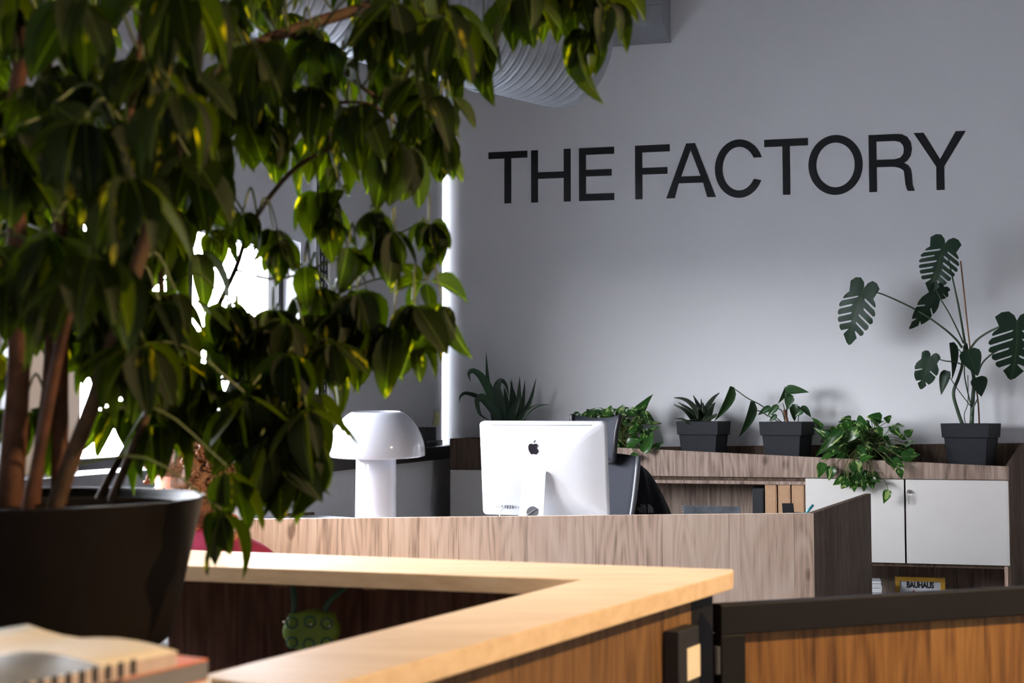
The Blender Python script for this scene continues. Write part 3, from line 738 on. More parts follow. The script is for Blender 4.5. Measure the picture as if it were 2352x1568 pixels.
# strap leaves as ribbons along a path
def ribbon(parent, pts, width, mat, thick=0.0, name='leaf', face=None, n=4, wprof=None):
    path = bez(pts, n); N_ = len(path); vs_, fs_, uvs = [], [], []
    for i, p in enumerate(path):
        v = i / (N_ - 1); t = (path[min(i + 1, N_ - 1)] - path[max(i - 1, 0)]).normalized()
        f = face if face is not None else TOCAM(p) + Vector((0.25, 0, 0.3))
        side = t.cross(f).normalized(); nn = side.cross(t).normalized()
        w = width / 2 * (wprof(v) if wprof else (0.75 + 0.25 * math.sin(PI * min(1, v * 1.6))) * max(0.03, 1 - v ** 2.6))
        vs_ += [p - side * w + nn * w * 0.35, p - nn * (thick * (1 - v)), p + side * w + nn * w * 0.35]; uvs += [(-1, v), (0, v), (1, v)]
    for i in range(N_ - 1):
        a = i * 3; fs_ += [(a, a + 1, a + 4, a + 3), (a + 1, a + 2, a + 5, a + 4)]
    w0 = WPOS[parent.name]
    me = finish_leaf(name, [p - w0 for p in vs_], fs_, uvs, mat)
    ob = bpy.data.objects.new(name, me); COL.objects.link(ob); ob.parent = parent; WPOS[ob.name] = w0
    if thick:
        md = ob.modifiers.new('solid', 'SOLIDIFY'); md.thickness = thick * 0.6; md.offset = 0
    return ob

# --- strappy plant in the corner cabinet tray
sc_ = wb(1165, 975, 0.24); zc_ = zs0 + 0.021
spider = empty('strap_leaf_plant', Vector((sc_.x, sc_.y, zc_)), 'dark strap-leaved plant behind the left side of the computer', 'plant')
MB().lathe(Vector((sc_.x, sc_.y, zc_)), [(0.09, 0), (0.12, 0.13), (0.125, 0.14), (0.112, 0.14), (0.105, 0.115)], 32).build('pot', M_pot, spider, smooth=False, bevel=0.002)
def zz8(x, y): return 1000 + x / 3.137, 780 + y / 3.137
spec = [
 ([(455, 640), (430, 560), (380, 330), (365, 90)], .24, 40), ([(470, 650), (440, 560), (400, 400), (330, 270), (270, 225), (240, 250), (255, 305)], .30, 44),
 ([(480, 660), (450, 590), (400, 500), (320, 420), (220, 385), (180, 410), (172, 450)], .33, 30), ([(490, 660), (455, 590), (400, 480), (340, 415), (300, 440), (310, 510), (335, 550), (405, 590)], .36, 36),
 ([(500, 660), (480, 590), (460, 450), (440, 350), (470, 295), (510, 330), (530, 420)], .28, 44), ([(520, 660), (530, 590), (510, 440), (495, 340)], .22, 44),
 ([(540, 660), (560, 590), (550, 430), (550, 280)], .20, 44), ([(560, 660), (590, 590), (600, 430), (608, 265)], .26, 46), ([(560, 660), (600, 590), (630, 440), (645, 290)], .22, 34),
 ([(570, 660), (610, 590), (680, 450), (728, 270)], .27, 36), ([(560, 660), (600, 600), (660, 520), (740, 475), (825, 465)], .30, 30), ([(545, 660), (575, 560), (570, 420), (535, 290)], .18, 34),
 ([(500, 660), (490, 560), (440, 430), (400, 420), (350, 410)], .16, 34), ([(520, 660), (545, 560), (590, 450), (600, 400)], .33, 40)]
for pts, b_, w_ in spec:
    q = [wb(*zz8(*p), b_ if i > 0 else 0.24) for i, p in enumerate(pts)]
    q[0].z = zc_ + 0.1
    ribbon(spider, q, w_ / 3.137 * 8.6 / 3000 * 1.75, M_strap, face=None)

# --- aloe
def zz1(x, y): return 1500 + x / 3.484, 800 + y / 3.484
for pts, b_, w_ in [
 ([(395, 610), (350, 500), (290, 430), (230, 400), (168, 393)], .25, 40), ([(395, 615), (340, 540), (280, 480), (205, 432)], .20, 42), ([(390, 620), (320, 565), (250, 490), (168, 447)], .32, 42),
 ([(400, 610), (380, 500), (350, 430), (323, 376)], .18, 40), ([(405, 610), (395, 500), (385, 403)], .15, 34), ([(408, 610), (405, 500), (402, 435)], .26, 34),
 ([(410, 610), (430, 480), (480, 400), (530, 355)], .22, 40), ([(410, 615), (440, 540), (470, 470), (497, 433)], .30, 54), ([(400, 620), (360, 590), (280, 590), (230, 565), (178, 560)], .36, 38),
 ([(400, 620), (375, 540), (365, 490), (360, 470)], .34, 58), ([(412, 620), (450, 570), (490, 540), (510, 520)], .34, 44)]:
    q = [wb(*zz1(*p), b_ if i > 1 else 0.24 + (b_ - .24) * .3 * i) for i, p in enumerate(pts)]
    ribbon(aloe, q, w_ / 3.484 * 8.1 / 3000 * 1.3, M_aloe, thick=0.012, wprof=lambda v: max(0.02, 1 - v ** 1.5))

# --- philodendron
lance = lambda v: 0.5 * (math.sin(PI * min(1, (v + 0.04) ** 0.62)) ** 0.85 if v < 1 else 0.0)
heart = lambda v: 0.0 if v >= 1 else 0.5 * (math.sin(PI * (v * 0.965 + 0.035) ** 0.50)) ** 0.9
ML = [leaf_mesh('philodendron_leaf', lance, M_phil, 0.16, 0.12, 7), leaf_mesh('philodendron_leaf_round', heart, M_phil, 0.14, 0.2, 7)]
def tube_px(parent, pts, b_, r_, mat, f, name='stem', n=5, taper=1.0):
    q = bez([wb(*f(*p[:2]), p[2] if len(p) > 2 else b_) for p in pts], n)
    k = len(q)
    return MB().tube(q, [r_ * (1 + (taper - 1) * i / (k - 1)) for i in range(k)], 7).build(name, mat, parent, smooth=True)
for (b0x, b0y), (tx, ty), w_, b_, nb_, k, dn in [
 ((618, 300), (510, 600), 105, .34, (0.55, -0.7, 0.2), 0, 0), ((780, 420), (705, 735), 105, .36, (0.6, -0.8, 0.2), 0, 0), ((1058, 345), (1248, 330), 95, .26, (0, -0.8, 0.5), 1, 0.03),
 ((1060, 305), (1008, 450), 60, .22, (0.5, -0.8, 0), 0, 0), ((1095, 385), (1075, 492), 80, .34, (-0.2, -1, 0.1), 1, 0.02), ((1002, 455), (908, 552), 55, .36, (0, -1, 0.5), 0, 0), ((942, 468), (832, 533), 52, .33, (0.2, -1, 0.4), 0, 0),
 ((1182, 468), (1273, 548), 60, .30, (0.2, -1, 0.4), 0, 0), ((1130, 445), (1130, 590), 75, .20, (-0.3, -1, 0.1), 1, 0), ((1200, 498), (1128, 545), 46, .30, (0.2, -1, 0.6), 1, 0), ((1150, 470), (1185, 500), 40, .2, (0, -1, .3), 1, 0), ((1050, 385), (1130, 380), 60, .2, (0, -1, .3), 1, 0), ((990, 530), (925, 590), 40, .36, (0, -1, .4), 0, 0)]:
    p0, p1 = wb(*zz1(b0x, b0y), b_), wb(*zz1(tx, ty), b_ + dn)
    put_leaf(ML[k], frame(p0, p1, nb_, w_ / 3.484 * 8.0 / 3000), phil)
for pts, r_ in [([(620, 318, .34), (660, 330, .34), (760, 400, .33), (880, 465, .3), (1040, 600, .24)], .0035), ([(800, 505, .36), (850, 500, .34), (930, 545, .3), (1030, 600, .25)], .0035), ([(1000, 478, .35), (1030, 500, .3), (1050, 560, .25), (1055, 605, .24)], .003),
                ([(1060, 350, .26), (1070, 480, .24), (1070, 600, .24)], .004), ([(1185, 470, .3), (1165, 540, .27), (1160, 600, .24)], .003), ([(1040, 440, .25), (1060, 520, .24), (1065, 605, .24)], .003)]:
    tube_px(phil, pts, .3, r_, M_gstem, zz1, 'petiole')
tube_px(phil, [(1052, 490, .25), (1062, 540, .245), (1080, 610, .24)], .24, .010, M_bamboo, zz1, 'stem')

# --- monstera: outline with deep slits between fingers
def monstera_mesh(name, cuts=5, depth=0.72, seed=0, wide=1.0, tip=1.0):
    rnd = random.Random(seed)
    hw = lambda v: 0.5 * wide * (math.sin(PI * min(0.999, (v * 0.955 + 0.035) ** 0.56)) ** 0.8)
    def side(sg):
        pts = [(0.0, 0.0), (sg * 0.05, -0.09), (sg * 0.16 * wide, -0.15), (sg * 0.29 * wide, -0.13), (sg * 0.40 * wide, -0.05)]
        step = 0.72 / cuts; sl = 0.30
        for c in range(cuts):
            v0, v1 = 0.02 + step * c, 0.02 + step * (c + 1)
            g = 0.014 + 0.008 * rnd.random()
            for q in (0.0, 0.35, 0.7, 1.0):
                vv = v0 + g + (v1 - v0 - 2 * g) * q; w = hw(min(vv, .98)) * (0.93 if q in (0.0, 1.0) else 1.0)
                pts.append((sg * w, vv + sl * w))
            di = max(0.055, (1 - depth * (0.95 + 0.35 * rnd.random())) * hw(v1))
            pts += [(sg * (di + .03), v1 - g * .85 + sl * (di + .03) - .012), (sg * di, v1 + sl * di - .02), (sg * (di + .03), v1 + g * .85 + sl * (di + .03) - .012)]
        for vv, kk_ in ((0.80, .85), (0.86, .75), (0.92, .6)): pts.append((sg * hw(vv) * kk_, vv + 0.05))
        pts.append((0.0, 1.0 * tip)); return pts
    r_ = side(1); l_ = side(-1)
    bm = bmesh.new()
    loop = r_ + list(reversed(l_))[1:-1]
    vv = [bm.verts.new((x, y, 0)) for x, y in loop]
    es = [bm.edges.new((vv[i], vv[(i + 1) % len(vv)])) for i in range(len(vv))]
    bmesh.ops.triangle_fill(bm, use_beauty=True, use_dissolve=False, edges=es)
    bmesh.ops.recalc_face_normals(bm, faces=bm.faces)
    for v_ in bm.verts:
        x, y = v_.co.x, v_.co.y
        v_.co.z = -0.28 * y * abs(y) + 0.28 * abs(x) - 0.55 * x * x + 0.02 * math.sin(y * 22) * abs(x)
    me = bpy.data.meshes.new(name); bm.to_mesh(me); uvs = [(v_.co.x * 2, v_.co.y) for v_ in bm.verts]; bm.free()
    ul = me.uv_layers.new(name='leaf')
    for lp in me.loops: ul.data[lp.index].uv = uvs[lp.vertex_index]
    me.polygons.foreach_set('use_smooth', [True] * len(me.polygons)); me.materials.append(M_mon)
    return me
def zz2(x, y): return 1850 + x / 3.016, 480 + y / 3.016
MM = [monstera_mesh('monstera_leaf', 5, .70, 1), monstera_mesh('monstera_leaf', 6, .72, 2), monstera_mesh('monstera_leaf', 5, .75, 3, 1.0)]
MH = leaf_mesh('monstera_young_leaf', heart, M_mon, 0.10, 0.15, 8)
ML2 = monstera_mesh('monstera_small_leaf', 2, .55, 5)
S2 = 7.75 / 3.016 / 3000
for me, (x0, y0), (x1, y1), w_, b_, dn, nrm in [
 (MM[0], (408, 545), (268, 925), 275, .42, .0, (-0.55, -1, 0.25)), (MM[1], (968, 238), (865, 560), 270, .42, .03, (-0.25, -1, 0.3)), (ML2, (905, 560), (778, 845), 190, .36, .02, (0.7, -1, 0.2)),
 (MM[2], (1465, 772), (1475, 1175), 400, .45, .02, (0.1, -1, 0.35)), (ML2, (868, 1022), (793, 1245), 165, .46, .0, (-0.3, -1, 0.3)), (MH, (1122, 975), (1197, 1155), 150, .46, .02, (-0.2, -1, 0.3)),
 (MH, (1000, 925), (1048, 1185), 95, .38, .0, (0.7, -1, 0)), (MH, (985, 1120), (930, 1290), 78, .42, .0, (-0.8, -1, 0.1)), (MH, (1185, 1165), (1232, 1300), 140, .28, .0, (0.2, -1, 0.3)), (ML2, (960, 540), (905, 625), 130, .3, 0, (0.3, -1, 0.2))]:
    p0, p1 = wb(*zz2(x0, y0), b_), wb(*zz2(x1, y1), b_ + dn)
    put_leaf(me, frame(p0, p1, nrm, w_ * S2), mons)
for pts, r0, tp in [([(1085, 960, .30), (1040, 900, .31), (950, 820, .34), (780, 705, .38), (560, 600, .42), (470, 570, .42), (415, 535, .42)], .0075, .45), ([(1105, 930, .28), (1080, 780, .32), (1050, 620, .36), (1015, 460, .40), (970, 245, .42)], .0075, .5),
                    ([(1095, 930, .28), (1060, 850, .30), (1000, 730, .33), (930, 610, .36), (905, 560, .36)], .005, .6), ([(1140, 970, .28), (1190, 905, .32), (1270, 850, .36), (1380, 800, .42), (1465, 772, .45)], .0075, .6),
                    ([(1190, 1150, .26), (1230, 1060, .28), (1320, 985, .32), (1420, 950, .36)], .006, .7), ([(1085, 1078, .34), (1040, 1060, .38), (960, 1050, .43), (900, 1030, .46)], .0045, .6),
                    ([(1140, 1360, .26), (1060, 1255, .32), (1010, 1180, .38), (985, 1125, .42)], .003, .7), ([(1080, 1060, .27), (1075, 990, .32), (1040, 962, .36), (1005, 970, .38)], .003, .8), ([(1150, 1370, .25), (1120, 1250, .3), (1100, 1120, .36), (1120, 980, .46)], .0045, .7),
                    ([(1110, 1500, .25), (1100, 1420, .25), (1125, 1340, .26), (1125, 1150, .27)], .003, .8)]:
    tube_px(mons, pts, .3, r0, M_gstem, zz2, 'petiole', taper=tp)
tube_px(mons, [(1090, 1500, .25), (1055, 1400, .26), (1025, 1275, .28), (1060, 1170, .29), (1085, 1085, .29), (1105, 940, .28)], .26, .011, M_gstem, zz2, 'stem', taper=.8)
tube_px(mons, [(1150, 1500, .235), (1160, 1300, .24), (1168, 1180, .25), (1130, 1020, .26), (1110, 930, .27)], .24, .013, M_gstem, zz2, 'stem', taper=.7)
tube_px(mons, [(1150, 1430, .25), (1165, 1370, .27), (1195, 1310, .28)], .26, .006, M_gstem, zz2, 'stem', taper=.7)
tube_px(mons, [(1205, 1500, .20), (1192, 1300, .21), (1140, 960, .22), (1075, 360, .24)], .22, .0048, M_bamboo, zz2, 'stake')

# --- trailing pothos plants
PH = [leaf_mesh('pothos_leaf', heart, M_pothos, f_, d_, 6, wave=0.12) for f_, d_ in ((0.10, 0.18), (0.16, 0.30), (0.05, 0.10))]
def pothos(name, label, cpx, cpy, zpot, fixed, mound, seed, scale, front):
    rnd = random.Random(seed)
    c = wb(cpx, cpy, 0.235)
    root = empty(name, Vector((c.x, c.y, zpot)), label, 'plant')
    MB().lathe(Vector((c.x, c.y, zpot)), [(0.085, 0), (0.115, 0.15), (0.118, 0.16), (0.105, 0.16), (0.10, 0.13)], 28).build('pot', M_pot, root, bevel=0.002)
    top = Vector((c.x, c.y, zpot + 0.15))
    vines = MB()
    for (x0, y0, x1, y1, w_, b_) in fixed:
        p0, p1 = wb(x0, y0, b_), wb(x1, y1, b_ + 0.01)
        nrm = Vector((rnd.uniform(-.4, .4), -1, rnd.uniform(.1, .6)))
        put_leaf(PH[rnd.randrange(3)], frame(p0, p1, nrm, w_ * 8.0 / 3000), root)
        vines.tube(bez([top + Vector((rnd.uniform(-.05, .05), rnd.uniform(-.05, .05), 0)), (top + p0) / 2 + Vector((0, -0.02, 0.05)), p0], 4), 0.0022, 5)
    for (poly, n_) in mound:
        xs = [p[0] for p in poly]; ys = [p[1] for p in poly]
        k = 0
        while k < n_:
            x, y = rnd.uniform(min(xs), max(xs)), rnd.uniform(min(ys), max(ys))
            ins = False; j = len(poly) - 1
            for i in range(len(poly)):
                if (poly[i][1] > y) != (poly[j][1] > y) and x < (poly[j][0] - poly[i][0]) * (y - poly[i][1]) / (poly[j][1] - poly[i][1]) + poly[i][0]: ins = not ins
                j = i
            if not ins: continue
            k += 1
            b_ = rnd.uniform(0.12, front) if y < cpy + 50 else rnd.uniform(FB + 0.02, FB + 0.09)
            p0 = wb(x, y, b_)
            d = Vector((rnd.uniform(-1, 1) + (x - cpx) / 90.0 * .5, rnd.uniform(-.6, .1), rnd.uniform(-1.0, 0.25))).normalized()
            L_ = rnd.uniform(0.075, 0.125) * scale
            put_leaf(PH[rnd.randrange(3)], frame(p0, p0 + d * L_, Vector((rnd.uniform(-.5, .5), -0.8, rnd.uniform(.2, 1.0))), L_ * rnd.uniform(.62, .8)), root)
            mid = (top + p0) / 2 + Vector((rnd.uniform(-.04, .04), rnd.uniform(-.06, 0), 0.05))
            pts_ = [top + Vector((rnd.uniform(-.06, .06), rnd.uniform(-.06, .06), -.01)), mid, p0]
            if y >= cpy + 50: pts_ = [pts_[0], wb((x + cpx) / 2, cpy + 5, FB - 0.03), wb(x, cpy + 45, FB + .045), p0]
            vines.tube(bez(pts_, 4), 0.002, 5)
    vo = vines.build('vines', M_petiole, root, smooth=True); vo['kind'] = 'stuff'
    MB().lathe(Vector((c.x, c.y, zpot + 0.12)), [(0.01, 0), (0.10, 0), (0.10, 0.015), (0.01, 0.02)], 20).build('soil', M_soil, root)
    return root
pothos('pothos_plant', 'bushy variegated pothos spreading behind the office chair', 1425, 1000, ZF, [
 (1462, 958, 1496, 901, 26, .30), (1478, 1038, 1502, 990, 26, FB + .05), (1500, 1030, 1525, 1015, 18, .3), (1440, 1020, 1475, 1008, 24, FB + .03), (1340, 962, 1362, 938, 22, .34), (1310, 968, 1335, 955, 16, .36), (1332, 950, 1300, 972, 18, .34),
 (1385, 948, 1352, 938, 20, .32), (1400, 950, 1402, 930, 24, .30), (1425, 950, 1432, 928, 24, .28), (1448, 948, 1475, 935, 22, .33), (1485, 990, 1515, 978, 14, .25), (1480, 962, 1504, 972, 18, .3), (1490, 975, 1520, 968, 12, .2), (1460, 1040, 1450, 1065, 20, FB + .05)],
 [([(1340, 945), (1380, 935), (1480, 940), (1490, 1010), (1450, 1040), (1400, 1030), (1330, 965)], 85), ([(1395, 1040), (1460, 1040), (1462, 1058), (1400, 1060)], 8)], 3, 0.72, 0.42)
pothos('pothos_plant', 'leafy green pothos trailing over the cabinet front', 1985, 1030, ZF, [
 (1935, 985, 1870, 1050, 24, .5), (1885, 985, 1868, 955, 18, .42), (1905, 1005, 1868, 980, 20, .46), (1890, 1062, 1880, 1100, 24, FB + .06), (1912, 1072, 1902, 1104, 26, FB + .07), (1970, 985, 1945, 1015, 28, .46), (1985, 962, 1966, 975, 28, .42),
 (2025, 962, 1990, 955, 30, .40), (2045, 965, 2030, 958, 22, .36), (2070, 1050, 2115, 1042, 26, .50), (2050, 1060, 2080, 1070, 26, FB + .06), (1975, 1085, 1955, 1125, 34, FB + .07), (1960, 1060, 1980, 1100, 30, FB + .08), (2040, 1125, 2030, 1158, 20, FB + .08), (2000, 1095, 2005, 1125, 22, FB + .06), (2065, 1075, 2072, 1100, 18, FB + .06), (2080, 1000, 2098, 985, 20, .3)],
 [([(1900, 990), (1950, 960), (2040, 960), (2085, 1010), (2095, 1045), (2020, 1065), (1930, 1060), (1895, 1030)], 110), ([(1915, 1060), (2010, 1060), (2010, 1105), (1960, 1115), (1925, 1090)], 24)], 5, 0.85, 0.50)

# ---------------------------------------------------------------- reception desk
ZP, ZW = 0.81, 0.74
PL = atZ(520, 1192.6, ZP); PR = atZ(1869, 1178, ZP); PE = atZ(2000, 1133, ZP)
desk = empty('reception_desk', Vector(((PL.x + PR.x) / 2, PL.y + 0.3, 0)), 'oak fronted reception desk with white worktop', 'desk')
MB().slab(PL, PR, 0, ZP, 0.025).build('front_panel', M_oak, desk, bevel=0.0012)
dE = Vector((PE.x - PR.x, PE.y - PR.y, 0)).normalized()
MB().slab(PR, PE, 0, ZP, 0.028).build('end_panel', M_oak_shaded, desk, bevel=0.0012)
fd = Vector((PR.x - PL.x, PR.y - PL.y, 0)).normalized(); fn = Vector((-fd.y, fd.x, 0))
q0, q1 = PL + fn * 0.026, PR + fn * 0.026 - fd * 0.03
Aw, Bw, Lw = atZ(722, 1182, ZW), atZ(860, 1191.5, ZW), atZ(568, 1189.5, ZW)
PRb = PR + dE * 0.85 - Vector((dE.y, -dE.x, 0)) * 0.035
poly = [q0, q1, PRb, Bw, Aw, Lw]
MB().prism([Vector((p.x, p.y, ZW - 0.025)) for p in poly], Z * 0.025).build('worktop', M_top, desk, bevel=0.001)
MB().slab(Aw, Lw, 0, ZW + 0.012, 0.02, -1).build('back_panel', M_oak_shaded, desk)
for p in (Bw + Vector((0.05, -0.06, 0)), PRb + Vector((-0.12, -0.08, 0))):
    MB().box(Vector((p.x, p.y, (ZW - .026) / 2)), (0.025, 0, 0), (0, 0.025, 0), (0, 0, (ZW - .026) / 2)).build('leg', M_black, desk)

# ---------------------------------------------------------------- desk lamp
lc_ = atY(864, 1000, 5.55)
LZ = ZW
lx = Vector((lc_.x, lc_.y, LZ)); kk = 5.55 / 3000
zr = atY(864, 1046, 5.55).z - LZ; zt_ = atY(864, 945, 5.55).z - LZ
rs, rt, rc = 112.5 * kk, 57 * kk, 47 * kk
lamp = empty('table_lamp', lx, 'white mushroom shaped table lamp left of the computer', 'lamp')
prof = []
for i in range(15):
    t_ = i / 14; ang = t_ * math.acos(rt / rs)
    prof.append((rs * math.cos(ang), zr + 0.006 + (zt_ - zr - 0.006) * math.sin(ang) / math.sin(math.acos(rt / rs))))
outer = [(rs - 0.002, zr)] + prof
inner = [(r_ - 0.006, z_ - (0.002 if i < 13 else 0.0)) for i, (r_, z_) in enumerate(prof)]
inner[0] = (rs - 0.007, zr + 0.001)
shm = MB().lathe(lx, outer + list(reversed(inner)), 72, closed=True)
for v_ in shm.v: v_.z += (v_.y - lx.y) * math.tan(math.radians(3.0))      # the shade sits a little tipped
shm.build('shade', M_lamp, lamp, smooth=True)
MB().lathe(lx, [(rc, 0), (rc + .001, 0.004), (rc, 0.01), (rc - 0.001, zr * 0.6), (rc - 0.002, zr + 0.03), (rc - 0.012, zr + 0.05), (0.02, zr + .055)], 56).build('column', M_lamp, lamp, smooth=True)
MB().tube([lx + Z * (zr + .05), lx + Z * (zr + .09)], 0.018, 16).build('socket', M_white, lamp)

# ---------------------------------------------------------------- computer
def computer():
    Ym = 5.62; yaw = math.radians(18)
    c = atY(1248, 1076, Ym)
    back = Vector((-math.sin(yaw), -math.cos(yaw), 0))       # the way its back faces
    right = Vector((math.cos(yaw), -math.sin(yaw), 0))       # to the right in the picture
    tilt = math.radians(7)
    upv = (Z * math.cos(tilt) + back * math.sin(tilt)).normalized(); nb_ = right.cross(upv).normalized()
    if nb_.dot(back) < 0: nb_ = -nb_
    wd, ht = 0.562, 0.408
    root = empty('desktop_computer', Vector((c.x, c.y, ZW)), 'silver all-in-one computer seen from behind on the reception desk', 'computer')
    def P(x, y, d): return c + right * x + upv * y + nb_ * d
    # superellipse outline, shell of growing depth
    def outline(sx_, sy_, rad, d, n=10):
        pts = []
        for (qx, qy, a0) in ((1, -1, -90), (1, 1, 0), (-1, 1, 90), (-1, -1, 180)):
            for i in range(n + 1):
                a = math.radians(a0 + 90 * i / n); pts.append(P(qx * (sx_ - rad) + rad * math.cos(a), qy * (sy_ - rad) + rad * math.sin(a), d))
        return pts
    hw_, hh_ = wd / 2, ht / 2
    rings = [outline(hw_, hh_, .018, -0.022), outline(hw_, hh_, .018, 0.0), outline(hw_ - .002, hh_ - .002, .019, 0.005)]
    def depth_at(x, y):
        u_, v_ = min(1, abs(x) / hw_), min(1, abs(y) / hh_)
        return 0.006 + 0.040 * (1 - u_ ** 4.5) * (1 - v_ ** 4.5)
    def dome(k):
        r_ = []
        for p in outline(hw_ - .002, hh_ - .002, .019, 0):
            q = p - c; x, y = q.dot(right) * k, q.dot(upv) * k; r_.append(P(x, y, depth_at(x, y)))
        return r_
    for k in (0.985, 0.965, 0.94, 0.91, 0.87, 0.82, 0.76, 0.68, 0.58, 0.46, 0.32, 0.16, 0.04): rings.append(dome(k))
    MB().loft(rings).build('shell', M_alu, root, smooth=True)
    MB().loft([outline(hw_ - .002, hh_ - .002, .018, -0.0235), outline(hw_ - .002, hh_ - .002, .018, -0.0222)]).build('screen_glass', M_logo, root)
    DB = 0.0462
    # vent slot near the top edge
    pts = [P(x, hh_ - 0.014, depth_at(x, hh_ - 0.014) + .0006) for x in [(-0.225 + 0.45 * i / 16) for i in range(17)]]
    MB().tube(pts, 0.0011, 6).build('vent_slot', M_port, root)
    # fruit emblem: unit coordinates, body about 1 wide
    body = [(-.02, .42), (-.10, .455), (-.22, .475), (-.33, .45), (-.43, .36), (-.49, .22), (-.50, .05), (-.47, -.12), (-.40, -.29), (-.31, -.43), (-.22, -.525), (-.13, -.54), (-.03, -.505), (.05, -.495), (.13, -.52), (.21, -.545), (.30, -.51), (.38, -.41), (.45, -.29), (.49, -.19), (.41, -.125), (.345, -.02), (.335, .10), (.375, .22), (.46, .315), (.37, .42), (.24, .475), (.12, .455), (.04, .42)]
    leaf = [(.03, .52), (.05, .62), (.11, .73), (.20, .80), (.265, .83), (.26, .74), (.20, .63), (.12, .55)]
    ls = 0.046; lcx, lcy = -0.027, 0.093
    lg = None
    for nm_, o_ in (('logo_body', body), ('logo_leaf', leaf)):
        q = [P(lcx + x * ls, lcy + y * ls, DB + .0002) for x, y in o_]
        MB().prism(q, nb_ * 0.0008).build(nm_, M_logo, root)
    # stand: bent plate with a cable hole
    sw = 0.090; sx0 = -0.018
    foot = Vector((c.x, c.y, ZW))
    top = P(sx0, -0.012, DB - .002)
    def hz(p): return p
    # path in the (back, up) plane: hinge, knee, down the leg, bend, then the foot forward under the screen
    s_pts = []
    bx = (top - c).dot(back)
    zt2 = top.z
    legp = [(bx - .012, zt2 + .005), (bx + .020, zt2 + .004), (bx + .031, zt2 - .005), (bx + .065, ZW + .085), (bx + .092, ZW + .012), (bx + .088, ZW + .006), (bx + .075, ZW + .0045), (bx - .09, ZW + .0045)]
    base = c + right * sx0; base.z = 0
    sideL, sideR = [], []
    hole_mb = MB()
    rows = []
    th = 0.005
    for i, (d_, z_) in enumerate(legp):
        wdt = sw / 2 * (1 + 0.28 * min(i, 5) / 5)
        rows.append([base + back * d_ + Z * z_ + right * s_ * wdt for s_ in (-1, -.5, 0, .5, 1)])
    MB().grid(rows).build('stand', M_alu, root, smooth=False, solid=0.006)
    # cable hole drawn as a set-in grey disc with ring
    hp = base + back * (bx + .071 + .0042) + Z * (ZW + .072) + right * 0.004
    ln = (Vector(rows[4][2]) - Vector(rows[3][2])).normalized(); hn = right.cross(ln).normalized()
    if hn.dot(back) < 0: hn = -hn
    disc = [hp + (right * math.cos(a) + ln * math.sin(a)) * 0.025 for a in [2 * PI * k / 32 for k in range(32)]]
    MB().prism(disc, hn * 0.0006).build('cable_hole', M_chairg, root)
    MB().tube(bez([hp + right * .022 - ln * .014 + hn * .003, hp + hn * .006, hp - right * .03 + ln * .03 + hn * .01, hp - right * .05 + ln * .062 + hn * .02], 5), 0.0025, 8).build('power_cable', M_gcable, root, smooth=True)
    MB().tube(bez([hp - right * .018 + ln * .012 + hn * .004, hp - right * .02 + ln * .04 + hn * .012, hp - right * .03 + ln * .066 + hn * .02], 5), 0.0035, 8).build('power_cable', M_wcable, root, smooth=True)
    # row of ports
    y_ = -hh_ + 0.040
    for x, w_, h_ in [(-.208, .0022, .0022), (-.196, .0022, .0022), (-.184, .003, .010), (-.168, .0035, .010), (-.158, .0045, .012), (-.146, .0045, .012), (-.134, .006, .010), (-.121, .0035, .006), (-.108, .002, .004)]:
        q = P(x, y_, depth_at(x, y_) + .0006)
        MB().box(q, right * w_ / 1.6, upv * h_ / 1.6, nb_ * 0.0012).build('port', M_port, root)
    q = P(-.172, y_, depth_at(-.172, y_))
    MB().tube([q, q + nb_ * .022], .0055, 10).build('plug', M_wcable, root, smooth=False)
    MB().tube(bez([q + nb_ * .022, q + nb_ * .036 - Z * .008 - right * .006, q + nb_ * .036 - Z * .03 - right * .010, Vector((q.x - .012, q.y - .05, ZW + .004))], 6), .0025, 8).build('cable', M_wcable, root, smooth=True)
    return root
computer()

# small things on the desk
def on_desk(px, py, Y): return atY(px, py, Y)
ta, tb = atY(1570, 1160, 6.0), atY(1700, 1163, 6.0)
tr_ = empty('spiral_notebook', Vector(((ta.x + tb.x) / 2, 6.0, ZW)), 'blue-grey notebook with plastic cover standing up behind the desk front', 'notebook')
dd = (tb - ta).normalized(); dn_ = Vector((-dd.y, dd.x, 0))
MB().prism([Vector((ta.x, ta.y, ZW)), Vector((tb.x, tb.y, ZW)), tb, ta], dn_ * 0.012).build('cover', M_acrylic, tr_, bevel=0.001)
mbs = MB()
for k in range(12):
    p = ta + Vector((-.004, 0, -0.006 - k * 0.011)); p.z = max(p.z, ZW + .008)
    mbs.tube([p + (dd * math.cos(t_) + dn_ * math.sin(t_)) * 0.0055 + dn_ * .006 for t_ in [2 * PI * q / 10 for q in range(11)]], 0.0008, 5, cap=False)
mbs.build('spiral', M_chrome, tr_)
pc = atY(1812, 1168, 5.75)
cd = empty('card_holder', Vector((pc.x, pc.y, ZW)), 'small black card stand near the right end of the desk', 'card stand')
w_ = 0.024
MB().prism([Vector((pc.x - w_, pc.y, ZW + .004)), Vector((pc.x + w_ + .003, pc.y, ZW + .004)), Vector((pc.x + w_, pc.y + .02, atY(1825, 1156, 5.75).z)), Vector((pc.x - w_ - .002, pc.y + .02, atY(1799, 1156, 5.75).z))], Vector((0, .003, 0))).build('card', M_blackboard, cd)
MB().box(Vector((pc.x, pc.y + .005, ZW + .003)), (.027, 0, 0), (0, .02, 0), (0, 0, .003)).build('foot', M_blackboard, cd)
mk0, mk1 = atY(1868, 1159, 5.62), atY(1850, 1180, 5.62)
mk0 = mk1 + (mk0 - mk1) * 1.0
mkd = (mk0 - mk1).normalized()
pcup = mk1 - mkd * 0.06
